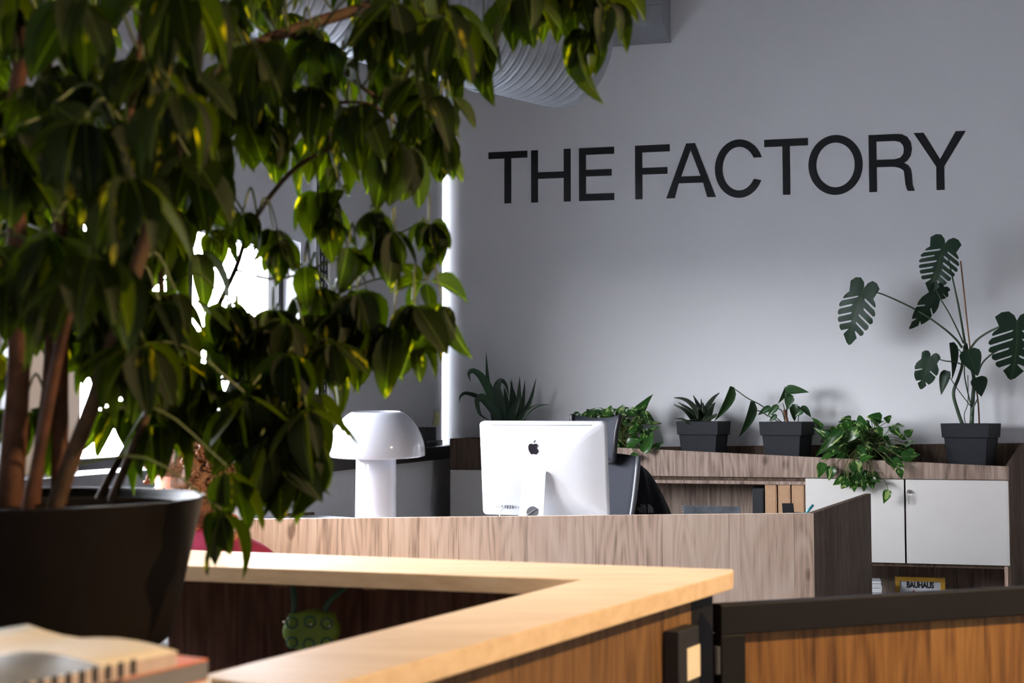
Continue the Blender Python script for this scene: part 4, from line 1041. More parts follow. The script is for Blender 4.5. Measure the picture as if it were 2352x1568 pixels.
cup = MB().lathe(Vector((pcup.x, pcup.y, ZW)), [(.034, 0), (.036, .004), (.037, .062), (.033, .062), (.031, .006)], 28, closed=True).build('pen_cup', M_blackboard, smooth=False)
tag(cup, 'small black pen cup hidden low behind the desk front', 'cup')
mk = empty('marker_pen', Vector((pcup.x, pcup.y, ZW + .01)), 'teal marker pen leaning at the right corner of the desk', 'pen')
MB().tube([pcup - mkd * 0.0 + Z * 0.0, mk1], .0045, 12).build('barrel', M_teal, mk, smooth=True)
MB().tube([mk1, mk0], [.006, .0055], 12).build('cap', M_teal, mk, smooth=True)

# ---------------------------------------------------------------- black box and note on the sill
bx0, bx1 = wa(960, 985, .16), wa(1014, 985, .16)
b0_, b1_ = ab(bx0)[1], ab(bx1)[1]
sbx = empty('router_box', R(.165, (b0_ + b1_) / 2, sill_z1), 'low black box on the window board in the corner', 'box')
hz_ = wa(985, 980, .16).z
MB().rbox(.118, .21, max(.50, b1_), b0_, sill_z1 + .001, hz_).build('body', M_blackboard, sbx, bevel=0.004)
MB().rbox(.21, .212, max(.52, b1_) , b0_ - .02, sill_z1 + .03, sill_z1 + .04).build('seam', M_port, sbx)
n0, n1 = wa(997, 946, .115), wa(1019, 975, .115)
nt_ = MB().prism([R(.108, ab(n0)[1], n1.z - .005), R(.110, ab(n0)[1] - .13, n1.z - .005), R(.118, ab(n0)[1] - .14, n0.z), R(.116, ab(n0)[1], n0.z)], U * 0.0008).build('sticky_note', M_note)
tag(nt_, 'yellowed paper note stuck to the corner blind', 'note')

# ---------------------------------------------------------------- office chair and jacket
def chair():
    Yc = 6.45
    hc = atY(1378, 1005, Yc)                             # headrest centre
    fwd = Vector((-0.60, -0.80, 0)).normalized()         # the way the chair faces
    rt_ = Vector((-fwd.y, fwd.x, 0))                     # sitter's left .. picture right
    if rt_.x < 0: rt_ = -rt_
    cx_ = Vector((hc.x, hc.y, 0)) - fwd * 0.02
    root = empty('office_chair', Vector((cx_.x, cx_.y, 0)), 'grey mesh office chair with headrest behind the computer', 'chair')
    def Q(x, d, z): return cx_ + rt_ * x + fwd * d + Z * z
    zt, zb = atY(1378, 952, Yc).z, atY(1378, 1058, Yc).z
    # headrest: curved mesh panel in a black rim
    rows, rimp = [], []
    for j in range(9):
        t_ = j / 8; row = []
        for i in range(13):
            u = -1 + 2 * i / 12
            top = zt - 0.020 * (1 - abs(u)) ** 1.0 * 0 + 0.0 - 0.018 * (1 - (u * u)) * (1 if u > -2 else 0)
            half = 0.140 * (1 - 0.22 * t_)
            z = top + (zb - top) * t_
            d_ = 0.055 * u * u + 0.020 * math.sin(PI * t_)
            row.append(Q(u * half, d_, z))
        rows.append(row)
    MB().grid(rows).build('headrest', M_mesh, root, smooth=True, solid=0.012)
    edge = [r_[-1] for r_ in rows] + list(reversed(rows[-1]))[1:] + [r_[0] for r_ in reversed(rows)][1:]
    MB().tube(bez(edge[::3] + [edge[-1]], 3), 0.012, 8).build('headrest_rim', M_chairp, root, smooth=True)
    MB().tube(bez([Q(.0, -.02, zb + .06), Q(.02, -.045, zb), Q(.03, -.05, zb - .05), Q(.03, -.04, zb - .11)], 5), [.022] * 15 + [.03], 10).build('headrest_arm', M_chairg, root, smooth=True)
    zbt = atY(1420, 1047, Yc).z; zbb = 0.50
    rows = []
    for j in range(11):
        t_ = j / 10; row = []
        half = 0.215 + 0.03 * math.sin(PI * t_) - 0.03 * t_
        for i in range(13):
            u = -1 + 2 * i / 12
            d_ = 0.05 * u * u - 0.04 + 0.11 * t_ + 0.03 * math.sin(PI * t_)
            row.append(Q(u * half, d_, zbt + (zbb - zbt) * t_ + 0.012 * (1 - u * u) * (1 - t_)))
        rows.append(row)
    MB().grid(rows).build('backrest', M_mesh, root, smooth=True, solid=0.012)
    for s_ in (0, -1):
        MB().tube([r_[s_] for r_ in rows], 0.013, 8).build('back_frame', M_chairg, root, smooth=True)
    bt = rows[0][7]; MB().ball(bt + fwd * .012 - Z * .03, .006).build('screw', M_chrome, root, smooth=True)
    sy0 = Q(0, .30, .47)
    MB().box(sy0, rt_ * .245, fwd * .24, Z * .035).build('seat', M_mesh, root, bevel=0.03, seg=3)
    MB().tube([Q(0, .28, .12), Q(0, .28, .44)], [.03, .026], 14).build('gas_lift', M_chairp, root)
    MB().tube(bez([Q(0, .2, .42), Q(0, -.02, .42), Q(0, -.06, .50), Q(0, -.03, .60)], 4), .028, 10).build('back_bracket', M_chairp, root, smooth=True)
    for k in range(5):
        a = 2 * PI * k / 5 + .3; dv_ = rt_ * math.cos(a) + fwd * math.sin(a)
        h_ = Q(0, .28, .12); lg = MB().tube([h_, h_ + dv_ * .30 - Z * .035], [.03, .018], 10).build('base_arm', M_chairp, root, smooth=True)
        e_ = h_ + dv_ * .29; e_.z = 0.03
        MB().tube([e_ + Vector((-dv_.y, dv_.x, 0)) * .022, e_ - Vector((-dv_.y, dv_.x, 0)) * .022], .0295, 16).build('castor', M_chairp, lg)
    for s_ in (-1, 1):
        MB().tube(bez([Q(s_ * .20, .25, .44), Q(s_ * .29, .22, .47), Q(s_ * .30, .2, .62)], 4), .016, 8).build('arm_post', M_chairp, root, smooth=True)
        MB().box(Q(s_ * .30, .24, .635), rt_ * .04, fwd * .13, Z * .014).build('armrest', M_chairp, root, bevel=0.01)
    # jacket draped over the backrest, hanging behind it on the right
    out = [(1440, 1056, 1450), (1436, 1075, 1478), (1430, 1100, 1497), (1424, 1125, 1512), (1416, 1150, 1526), (1408, 1180, 1542), (1404, 1210, 1552), (1402, 1260, 1556)]
    rings = []
    jroot = None
    for j, (xl, y, xr) in enumerate(out):
        pL_, pR_ = atY(xl, y, Yc + 0.02), atY(xr, y, Yc + 0.16)
        cc_ = (pL_ + pR_) / 2; ex = (pR_ - pL_) / 2; ey = Vector((-ex.y, ex.x, 0)).normalized() * (0.045 + 0.03 * min(1, j / 4)); ring_ = []
        for k in range(40):
            a = 2 * PI * k / 40
            rr = 1 + 0.10 * math.sin(a * 7 + j * .5) + 0.06 * math.sin(a * 13 - j * .9)
            if j == 0: rr *= 0.7
            ring_.append(cc_ + ex * math.cos(a) * (1 + 0.02 * math.sin(a * 5 + j)) + ey * math.sin(a) * rr + Z * 0.006 * math.sin(a * 3 + j))
        rings.append(ring_)
    b_ = rings[-1][0]
    jroot = empty('jacket', Vector((b_.x, b_.y, rings[-1][0].z)), 'black jacket hung over the back of the office chair', 'jacket')
    MB().loft(rings).build('body', M_jacket, jroot, smooth=True, sub=1)
    # sleeve and collar folds
    MB().tube(bez([atY(1444, 1062, Yc - .02), atY(1446, 1085, Yc - .03), atY(1436, 1120, Yc - .02), atY(1420, 1150, Yc), atY(1412, 1190, Yc)], 5), [.012, .016, .02, .026, .03, .034] + [.036] * 15, 12).build('sleeve', M_jacket, jroot, smooth=True)
    # print on the chest
    lp = atY(1478, 1168, Yc - 0.015); ex = Vector((1, .15, 0)).normalized()
    for i, s_ in enumerate(('THE', 'NORTH', 'FACE')):
        text_part('print', s_, 0.018, M_print, jroot, lp + Z * (0.013 - 0.0135 * i) + ex * (-.012 + (.004 if i == 1 else .010 if i == 0 else .008)), ex, Z, bold=0.0008, width=(.028, .046, .034)[i])
    q = [lp + ex * .022 - Z * .02]
    for i in range(13):
        a = PI / 2 * (1 - i / 12); q.append(lp + ex * (.022 + .030 * math.cos(a)) + Z * (-.02 + .042 * math.sin(a)))
    MB().prism(q, Vector((0, -.001, 0))).build('print_dome', M_print, jroot)
chair()

# ---------------------------------------------------------------- L-shaped counter in front
ZC, TC = 0.86, 0.038
k0 = atZ(100, 1250.7, ZC); k1 = atZ(1685, 1307, ZC); k2 = atZ(1683, 1315, ZC)
k3 = atZ(700, 1589, ZC); k4 = atZ(452, 1553, ZC); k5 = atZ(1335, 1330, ZC); k6 = atZ(100, 1286.6, ZC)
cbase = Vector((0.1, 2.9, 0))
counter = empty('counter', cbase, 'angled counter with a pale maple top lit by warm light', 'counter')
MB().prism([Vector((p.x, p.y, ZC - TC)) for p in (k0, k1, k2, k3, k4, k5, k6)], Z * TC).build('worktop', M_maple, counter, bevel=0.003)
def inset(p, q, d):
    n = Vector((-(q - p).y, (q - p).x, 0)).normalized() * d; return Vector((p.x, p.y, 0)) + n, Vector((q.x, q.y, 0)) + n
f0, f1 = inset(k6, k5, 0.22)
f1 = f1 + (f1 - f0).normalized() * 0.22
MB().slab(f0, f1, 0, ZC - TC, 0.02).build('inner_panel', M_walnut, counter)
g0, g1 = inset(k3, k2, 0.045)
gd = (g1 - g0).normalized()
pe = g1 - gd * 0.135                                      # panel stops at the black post
MB().slab(g0, pe, 0, ZC - TC, 0.02).build('outer_panel', M_teak2, counter, bevel=0.001)
MB().slab(pe, pe + gd * 0.128, 0, ZC - TC - .001, 0.04).build('post', M_black, counter, bevel=0.003)
for xx in (624, 832):
    p = atZ(xx + 14, 1347 + (xx - 624) * .03, ZC - TC - .012); q_ = p + Vector((0, 0.05, 0))
    MB().box(Vector((q_.x, q_.y, ZC - TC - .009)), (.017, 0, 0), (0, .017, 0), (0, 0, .009)).build('cleat', M_bamboo, counter, bevel=0.002)
# black holder with a beige card on the outer panel
gn = Vector((gd.y, -gd.x, 0))
if gn.dot(TOCAM(pe)) < 0: gn = -gn
def onpanel(px, py, off):
    d = ray(px, py); p0 = g0 + gn * off
    return O + d * ((p0 - O).dot(gn) / d.dot(gn))
h0, h1 = onpanel(1524, 1445, 0.03), onpanel(1572, 1600, 0.03)
hroot = empty('card_pocket', Vector((h0.x, h0.y, h1.z)), 'black pocket with a beige card on the counter side', 'card holder')
e0, e1 = onpanel(1524, 1450, .002), onpanel(1572, 1450, .002)
zt3, zb3 = onpanel(1565, 1446, .03).z, onpanel(1565, 1600, .03).z
def pb(name, pa, pb_, z0, z1, d0, d1, mat, parent, bevel=0.003):
    a_, b_ = Vector((pa.x, pa.y, 0)), Vector((pb_.x, pb_.y, 0))
    MB().hexa([a_ + gn * d0 + Z * z0, b_ + gn * d0 + Z * z0, b_ + gn * d1 + Z * z0, a_ + gn * d1 + Z * z0], [a_ + gn * d0 + Z * z1, b_ + gn * d0 + Z * z1, b_ + gn * d1 + Z * z1, a_ + gn * d1 + Z * z1]).build(name, mat, parent, bevel=bevel)
pb('pocket', e0, e1, zb3, zt3, 0, .035, M_blackboard, hroot)
c0_, c1_ = e0 + (e1 - e0) * .36, e0 + (e1 - e0) * .99
pb('card', c0_, c1_, onpanel(1580, 1562, .035).z, onpanel(1580, 1487, .035).z, .0352, .0372, M_cream, hroot, 0.0005)

# ---------------------------------------------------------------- gate
ZG = 0.80
ga, gb = atZ(1656, 1389.7, ZG), atZ(2352, 1349, ZG)
gdv = Vector((gb.x - ga.x, gb.y - ga.y, 0)).normalized(); gnn = Vector((gdv.y, -gdv.x, 0))
gb = ga + gdv * 1.15
gate = empty('swing_gate', Vector(((ga.x + gb.x) / 2, (ga.y + gb.y) / 2, 0.03)), 'low swing gate with black frame and warm wooden panel', 'gate')
def gslab(name, u0, u1, z0, z1, d0, d1, mat, bevel=0.003, parent=gate):
    a_, b_ = Vector((ga.x, ga.y, 0)) + gdv * u0, Vector((ga.x, ga.y, 0)) + gdv * u1
    return MB().hexa([a_ - gnn * d0 + Z * z0, b_ - gnn * d0 + Z * z0, b_ - gnn * d1 + Z * z0, a_ - gnn * d1 + Z * z0], [a_ - gnn * d0 + Z * z1, b_ - gnn * d0 + Z * z1, b_ - gnn * d1 + Z * z1, a_ - gnn * d1 + Z * z1]).build(name, mat, parent, bevel=bevel)
RH = 0.066
gslab('top_rail', 0, 1.15, ZG - RH, ZG, 0, 0.04, M_black)
gslab('stile', 0, .062, 0.03, ZG - RH, 0, 0.04, M_black)
gslab('stile', 1.09, 1.15, 0.03, ZG - RH, 0, 0.04, M_black)
gslab('bottom_rail', .062, 1.09, 0.03, 0.09, 0, 0.04, M_black)
gslab('panel', .062, 1.09, 0.09, ZG - RH, 0.022, 0.034, M_teak, 0.0)
for zz_ in (ZG - 0.12, 0.25):
    p = Vector((ga.x, ga.y, 0)) - gdv * .006 - gnn * .008
    MB().tube([p + Z * (zz_ - .03), p + Z * (zz_ + .03)], .007, 10).build('hinge', M_chairg, gate)

# ---------------------------------------------------------------- green studded bag hanging under the counter
bc = atY(716, 1447, 3.13)
gbag = empty('studded_bag', Vector((bc.x, bc.y, bc.z - .05)), 'green studded rubber bag hanging by dark green hoses under the counter', 'bag')
rings = []
for d_, s_ in ((-.028, .80), (-.020, .96), (0, 1.0), (.022, .97), (.03, .82)):
    ring_ = []
    for k in range(48):
        a = 2 * PI * k / 48; r_ = (1 + 0.05 * math.cos(a * 8)) * s_
        sgn = lambda v, e: math.copysign(abs(v) ** e, v)
        ring_.append(bc + Vector((.066 * r_ * sgn(math.cos(a), .7), d_, .047 * r_ * sgn(math.sin(a), .7))))
    rings.append(ring_)
MB().loft(rings).build('body', M_green, gbag, smooth=True)
for (x, z) in [(-.042, .022), (0, .024), (.040, .020), (-.042, -.024), (-.002, -.028), (.040, -.026)]:
    p = bc + Vector((x, -.0285, z)); rg = [p + Vector((.0125 * math.cos(t_), 0, .0125 * math.sin(t_))) for t_ in [2 * PI * k / 24 for k in range(25)]]
    MB().tube(rg, .0024, 6, cap=False).build('ring', M_dgreen, gbag, smooth=True)
for (x, z) in [(-.060, .024), (.002, .020), (.046, .015)]:
    MB().ball(bc + Vector((x, -.031, z)), .004).build('stud', M_steelball, gbag, smooth=True)
for pts in ([(-.043, .0, .035), (-.042, 0, .065), (-.047, .01, .092), (-.05, .03, .118)], [(.028, 0, .035), (.038, 0, .062), (.06, .01, .085), (.085, .03, .105), (.09, .04, .118)]):
    q = [bc + Vector(p) for p in pts]; q[-1].z = ZC - TC
    MB().tube(bez(q, 6), .0068, 10).build('hose', M_dgreen, gbag, smooth=True)

# ---------------------------------------------------------------- plant table, planter
ZT = 0.80
t0, t1 = Vector((-0.34, 1.30, 0)), Vector((-0.68, 2.62, 0))
td = (t1 - t0).normalized(); tn = Vector((-td.y, td.x, 0))
tbl = empty('plant_table', Vector((-0.95, 2.1, 0)), 'dark table carrying the big planter and the books', 'table')
MB().prism([Vector((p.x, p.y, ZT - .03)) for p in (t0, t1, t1 + tn * .95, t0 + tn * .95)], Z * .03).build('tabletop', M_table, tbl, bevel=0.003)
for p in (t0 + td * .06 + tn * .06, t1 - td * .06 + tn * .06, t1 - td * .06 + tn * .89, t0 + td * .06 + tn * .89):
    MB().box(Vector((p.x, p.y, (ZT - .03) / 2)), (.025, 0, 0), (0, .025, 0), (0, 0, (ZT - .03) / 2)).build('leg', M_table, tbl)

pcen = Vector((-0.885, 2.36, ZT))
tree = empty('umbrella_tree', pcen, 'large variegated umbrella tree in a wide brown planter', 'plant')
rimz = 1.072 - ZT
prof = [(.19, 0), (.245, .004), (.268, .02), (.276, .05), (.322, rimz - .004), (.325, rimz), (.318, rimz), (.314, rimz - .01), (.300, rimz - .04)]
MB().lathe(pcen, prof, 72).build('planter', M_planter, tree, smooth=True)
MB().lathe(pcen, [(.01, rimz - .035), (.303, rimz - .035), (.303, rimz - .018), (.15, rimz - .010), (.01, rimz - .006)], 40).build('soil', M_soil, tree, smooth=True)

# canes: picture points with their depth
canes = [
 ([(20, 1180, 2.25), (35, 980, 2.25), (45, 780, 2.22), (40, 560, 2.2), (30, 300, 2.15), (60, 60, 2.1)], .023, .5, M_cane),
 ([(75, 1180, 2.30), (95, 1000, 2.3), (112, 850, 2.32), (118, 640, 2.35), (150, 380, 2.35), (210, 120, 2.3)], .011, .7, M_cane),
 ([(135, 1180, 2.32), (138, 960, 2.32), (140, 760, 2.32), (142, 560, 2.3), (120, 300, 2.25), (100, 90, 2.2)], .015, .7, M_cane),
 ([(120, 1180, 2.2), (170, 1040, 2.2), (230, 880, 2.2), (285, 700, 2.22), (345, 520, 2.25), (400, 360, 2.3), (445, 250, 2.32), (520, 150, 2.38), (620, 90, 2.45), (730, 50, 2.5), (840, 15, 2.55), (930, -30, 2.6)], .0145, .75, M_bark),
 ([(250, 1165, 2.4), (300, 1040, 2.42), (345, 930, 2.45), (372, 760, 2.48), (372, 560, 2.5), (420, 440, 2.52), (480, 380, 2.55)], .0085, .6, M_bark),
 ([(215, 1170, 2.5), (260, 1080, 2.52), (330, 960, 2.55), (400, 850, 2.6), (470, 760, 2.62), (540, 620, 2.65), (577, 517, 2.65), (665, 398, 2.62), (768, 333, 2.6), (835, 300, 2.6)], .008, .5, M_bark),
 ([(60, 1180, 2.1), (90, 1040, 2.08), (160, 700, 2.05), (240, 480, 2.0), (300, 250, 2.0), (330, 40, 2.0)], .010, .6, M_cane),
 ([(620, 110, 2.45), (660, 80, 2.44), (740, 130, 2.48), (790, 165, 2.5), (860, 220, 2.55), (930, 235, 2.58), (1010, 215, 2.6)], .007, .4, M_bark),
 ([(690, 220, 2.6), (760, 235, 2.6), (850, 240, 2.6), (930, 300, 2.6)], .0045, .6, M_bark),
 ([(930, -30, 2.6), (1080, -20, 2.6), (1230, -10, 2.6), (1340, 40, 2.6)], .008, .4, M_bark),
 ([(540, 620, 2.65), (640, 640, 2.65), (760, 600, 2.65), (860, 560, 2.65), (985, 505, 2.65)], .0035, .5, M_petiole),
 ([(470, 760, 2.62), (600, 740, 2.65), (740, 690, 2.68), (870, 640, 2.68), (978, 643, 2.68)], .0035, .5, M_petiole),
 ([(400, 850, 2.6), (500, 870, 2.6), (600, 880, 2.6), (680, 930, 2.55)], .005, .5, M_bark)]
BR = []
for pts, r_, tp, mat in canes:
    q = bez([atY(*p) for p in pts], 5)
    if pts[0][1] > 1150:
        f = Vector((pcen.x, pcen.y, 0)); d_ = Vector((q[0].x, q[0].y, 0)) - f
        if d_.length > .24: d_ = d_.normalized() * .24
        q[0] = Vector((f.x + d_.x, f.y + d_.y, ZT + rimz - .04))
    n_ = len(q); MB().tube(q, [r_ * (1 + (tp - 1) * i / (n_ - 1)) * (1 + .06 * (i % 5 == 0)) for i in range(n_)], 9).build('stem', mat, tree, smooth=True)
    BR += q[2:]

# leaflets
obov = lambda v: 0.012 if v < 0.10 else (0.0 if v >= 1 else 0.5 * math.sin(PI * ((v - 0.10) / 0.90) ** 0.88) ** 0.72)
UM = [leaf_mesh('leaflet', obov, M_umb, f_, d_, 7, twist=t_, sv=[0, .10, .2, .34, .5, .66, .8, .92, 1.0]) for f_, d_, t_ in ((.10, .22, 0), (.20, .35, .2), (.05, .12, -.25), (.16, .5, .1))]
rnd = random.Random(21)
hubs = []
def area(x0, y0, x1, y1, n, d0, d1, big=1.0, keep=None):
    k = 0; tries = 0
    while k < n and tries < n * 30:
        tries += 1
        x, y = rnd.uniform(x0, x1), rnd.uniform(y0, y1)
        if keep and not keep(x, y): continue
        hubs.append((x, y, rnd.uniform(d0, d1), big * rnd.uniform(.85, 1.15), None)); k += 1
area(-120, -140, 480, 420, 40, 1.75, 2.7, 1.0)
area(-120, 380, 300, 640, 11, 1.8, 2.7, 1.05)
area(300, 380, 480, 640, 5, 2.3, 2.8, 0.95)
area(-80, 620, 470, 960, 8, 2.05, 2.85, .95)
area(330, 780, 480, 1000, 6, 2.4, 2.8)
area(480, -130, 1060, 110, 20, 2.2, 2.75, .95)
area(690, 90, 1020, 330, 13, 2.35, 2.8, .95)
area(480, 80, 640, 330, 5, 2.2, 2.6, .95)
area(680, 430, 820, 780, 5, 2.4, 2.8, .9)
area(500, 740, 740, 960, 12, 2.3, 2.75, .95)
area(200, 420, 480, 880, 17, 2.2, 2.75, .95)
area(500, 650, 700, 760, 6, 2.45, 2.75, .85)
area(500, 500, 690, 600, 3, 2.5, 2.75, .65)
area(1060, -150, 1430, -30, 9, 2.45, 2.75)
# hubs read from the photograph: x, y, depth, size, None or list of leaf end points
hubs += [(985, 505, 2.62, .78, [(920, 530), (958, 565), (975, 590), (1004, 582), (1030, 610), (1042, 588), (1066, 545)]),
 (978, 643, 2.66, .8, [(1106, 664), (1010, 560), (915, 600), (905, 640)]), (948, 690, 2.6, 1.0, [(1040, 822), (1030, 800), (955, 782), (970, 870), (930, 770), (895, 870)]),
 (1015, 690, 2.62, .9, [(1045, 822)]), (948, 782, 2.64, .8, [(1030, 800), (972, 872), (905, 845)]),
 (852, 478, 2.62, .95, [(830, 560), (862, 645), (880, 520), (895, 640), (820, 540)]), (900, 520, 2.64, .9, [(930, 640), (905, 650), (880, 660)]),
 (1032, 215, 2.6, .95, [(1104, 285), (1050, 410), (1000, 330), (1010, 390), (985, 300)]), (1012, 290, 2.62, 1.0, [(1040, 405), (1010, 420), (980, 380)]),
 (945, 320, 2.55, 1.05, [(980, 480), (930, 470), (900, 440), (955, 455), (860, 400)]), (900, 300, 2.5, 1.05, [(880, 450), (840, 400), (920, 480), (860, 470)]),
 (1110, 60, 2.6, .95, [(1085, 225), (1110, 210), (1060, 160), (1130, 160), (1075, 110)]), (1060, 110, 2.6, .9, [(1068, 200), (1040, 220), (1020, 180)]),
 (1345, 55, 2.6, .95, [(1325, 245), (1285, 105), (1375, 190), (1365, 150), (1310, 160), (1400, 80)]), (1390, 0, 2.58, 1.0, [(1390, 90), (1450, 70), (1480, 20), (1330, 50)]), (1245, -10, 2.6, 1.0, [(1230, 60), (1180, 70), (1290, 60)]), (1330, -30, 2.6, 1.0, [(1400, 60), (1350, 60), (1300, 40), (1460, 30)]), (1160, -10, 2.6, 1.0, [(1200, 80), (1150, 90), (1120, 70)]),
 (715, 55, 2.45, .95, [(705, 160), (735, 150), (690, 120), (760, 160)]), (795, 150, 2.45, .9, [(730, 178), (770, 130), (830, 170)]),
 (665, 210, 2.55, .95, [(640, 245), (620, 200), (700, 180), (600, 230)]), (615, 290, 2.6, .9, [(660, 360), (620, 400), (585, 380), (645, 420)]),
 (745, 290, 2.6, .8, [(735, 330), (775, 300)]), (770, 385, 2.65, .7, [(775, 390), (755, 420)]), (780, 430, 2.62, .75, [(765, 470), (815, 440), (750, 450)]),
 (755, 495, 2.62, .75, [(740, 540), (765, 560), (715, 545), (745, 580)]), (800, 560, 2.6, .95, [(805, 640), (785, 650), (815, 680)]),
 (560, 215, 2.5, .9, [(500, 300), (560, 330), (610, 300)]), (505, 380, 2.5, 1.0, [(500, 470), (550, 460), (470, 440)]), (560, 480, 2.6, .8, [(510, 540), (560, 560), (600, 545)]),
 (640, 540, 2.6, .8, [(620, 640), (650, 660), (690, 620)]), (700, 600, 2.6, .85, [(660, 650), (700, 700), (740, 650)]),
 (820, 660, 2.6, 1.1, [(760, 800), (800, 905), (830, 820), (790, 870), (860, 770)]), (850, 730, 2.6, 1.0, [(880, 880), (840, 860), (812, 900), (780, 870)]), (905, 740, 2.6, .9, [(855, 905), (905, 860), (880, 910)]),
 (650, 930, 2.35, 1.35, [(640, 1195), (700, 1130), (600, 1110), (755, 1110), (570, 1040)]), (690, 900, 2.4, 1.25, [(745, 1090), (770, 960), (720, 1160), (660, 1100)]), (560, 900, 2.3, 1.35, [(560, 1130), (510, 1080), (610, 1080), (470, 1020)]),
 (645, 1040, 2.35, 1.25, [(640, 1200), (700, 1165), (605, 1150), (735, 1130)]), (700, 1000, 2.38, 1.25, [(765, 1130), (725, 1190), (690, 1150)]), (590, 1010, 2.33, 1.25, [(560, 1150), (600, 1180), (630, 1160)]),
 (600, 1000, 2.3, 1.1, [(655, 1165), (620, 1170), (560, 1150)]), (520, 1070, 2.25, 1.2, [(475, 1220), (510, 1200), (500, 1160)]), (508, 1170, 2.24, 1.1, [(458, 1322), (520, 1265), (480, 1300)]),
 (520, 690, 2.5, .95, [(480, 800), (540, 820), (600, 740), (450, 760)]), (610, 740, 2.5, .95, [(600, 860), (650, 830), (560, 850), (670, 760)]), (700, 760, 2.55, .95, [(720, 880), (680, 870), (750, 840)]),
 (290, 270, 1.95, 1.3, [(235, 490), (260, 340), (330, 420), (215, 330)]), (120, 240, 1.9, 1.2, [(215, 300), (170, 460), (100, 330), (60, 470)]), (35, 290, 1.85, 1.4, [(60, 480), (95, 400), (10, 350)]),
 (115, 520, 1.85, 1.5, [(20, 725), (130, 620), (60, 680)]), (165, 300, 1.95, 1.3, [(150, 460), (200, 420)]), (340, 160, 2.0, 1.2, [(330, 50), (420, 170), (320, 240)]), (190, 770, 2.35, .85, [(155, 785), (215, 765), (180, 860)]), (250, 680, 2.3, 1.0, [(200, 720), (290, 760), (160, 720)]),
 (450, 430, 2.45, .85, [(420, 490), (460, 440), (430, 400)]), (320, 590, 2.3, .9, [(350, 640), (300, 560), (330, 690)])]
allL = []
pet = MB()
for (x, y, d, size, ends) in hubs:
    h = atY(x, y, d)
    near = min(BR, key=lambda q: (q - h).length)
    st = near
    if (near - h).length > 0.5: st = h + (near - h).normalized() * 0.3
    mid = (st + h) / 2 + Vector((0, 0, 0.05))
    pet.tube(bez([st, mid, h], 4), [.0026] * 5 + [.0022] * 4, 6, cap=False)
    a0 = rnd.uniform(0, 2 * PI)
    if ends is None:
        n_ = rnd.randint(6, 8)
        for k in range(n_):
            a = a0 + 2 * PI * k / n_ + rnd.uniform(-.2, .2)
            r_ = Vector((math.cos(a), math.sin(a), 0))
            dirv = (r_ * rnd.uniform(.45, .95) + Z * rnd.uniform(-1.0, -.35)).normalized()
            L_ = rnd.uniform(.105, .15) * size
            nrm = (r_ * .6 + Z * .8 + Vector((rnd.uniform(-.3, .3), rnd.uniform(-.3, .3), 0)))
            allL.append((h, h + dirv * L_, nrm, L_ * rnd.uniform(.31, .43), L_))
    else:
        for (ex_, ey_) in ends:
            e = atY(ex_, ey_, d + rnd.uniform(-.06, .06)); dirv = e - h; L_ = dirv.length; b_ = h
            if L_ > .20 * size: b_ = e - dirv.normalized() * .16 * size; pet.tube([h, b_], .0014, 5, cap=False); L_ = .16 * size
            rr = Vector((dirv.x, dirv.y, 0)); nrm = (rr.normalized() * .5 if rr.length > 1e-5 else Vector()) + Z * .45 + Vector((rnd.uniform(-.6, .6), -rnd.uniform(.2, 1.1), 0))
            allL.append((b_, e, nrm, min(.062, max(.034, L_ * rnd.uniform(.38, .5))) * (1 if size < 1.2 else 1.15), L_))
        for k in range(2):
            a = rnd.uniform(0, 2 * PI); r_ = Vector((math.cos(a), abs(math.sin(a)), 0)); L_ = .11 * size
            allL.append((h, h + (r_ * .6 + Z * rnd.uniform(-1, -.3)).normalized() * L_, r_ * .6 + Z * .8, L_ * .42, L_))
po_ = pet.build('petioles', M_petiole, tree, smooth=True); po_['kind'] = 'stuff'
def shown(l):
    c = (l[0] + l[1]) / 2; v = c - O
    if v.y <= .2: return 0
    px, py = CX + F * v.x / v.y, 952 - F * v.z / v.y
    if not (-30 < px < 2380 and -30 < py < 1600): return 0
    return l[4] / v.y
allL.sort(key=shown, reverse=True)
tri = MB(); uvl = []
for i, (b_, e, nrm, w_, L_) in enumerate(allL):
    me = UM[rnd.randrange(4)]; m = frame(b_, e, nrm, w_, L_)
    if i < 300: put_leaf(me, m, tree)
    else:
        o = tri.add([m @ v.co for v in me.vertices], [tuple(p.vertices) for p in me.polygons])
        uvd = {}
        for lp in me.loops: uvd[lp.vertex_index] = me.uv_layers[0].data[lp.index].uv.copy()
        uvl += [uvd[k] for k in range(len(me.vertices))]
w0 = WPOS[tree.name]
fm = finish_leaf('foliage', [p - w0 for p in tri.v], tri.f, uvl, M_umb)
fo = bpy.data.objects.new('foliage', fm); COL.objects.link(fo); fo.parent = tree; fo['kind'] = 'stuff'

# ---------------------------------------------------------------- books on the plant table
def book_quad(corners, z0, z1):
    return [Vector((p.x, p.y, z0)) for p in corners], [Vector((p.x, p.y, z1)) for p in corners]
zb_ = [ZT + .077, ZT + .106, ZT + .123, ZT + .152]
def plan(px, py, z): p = atZ(px, py, z); p.z = 0; return p
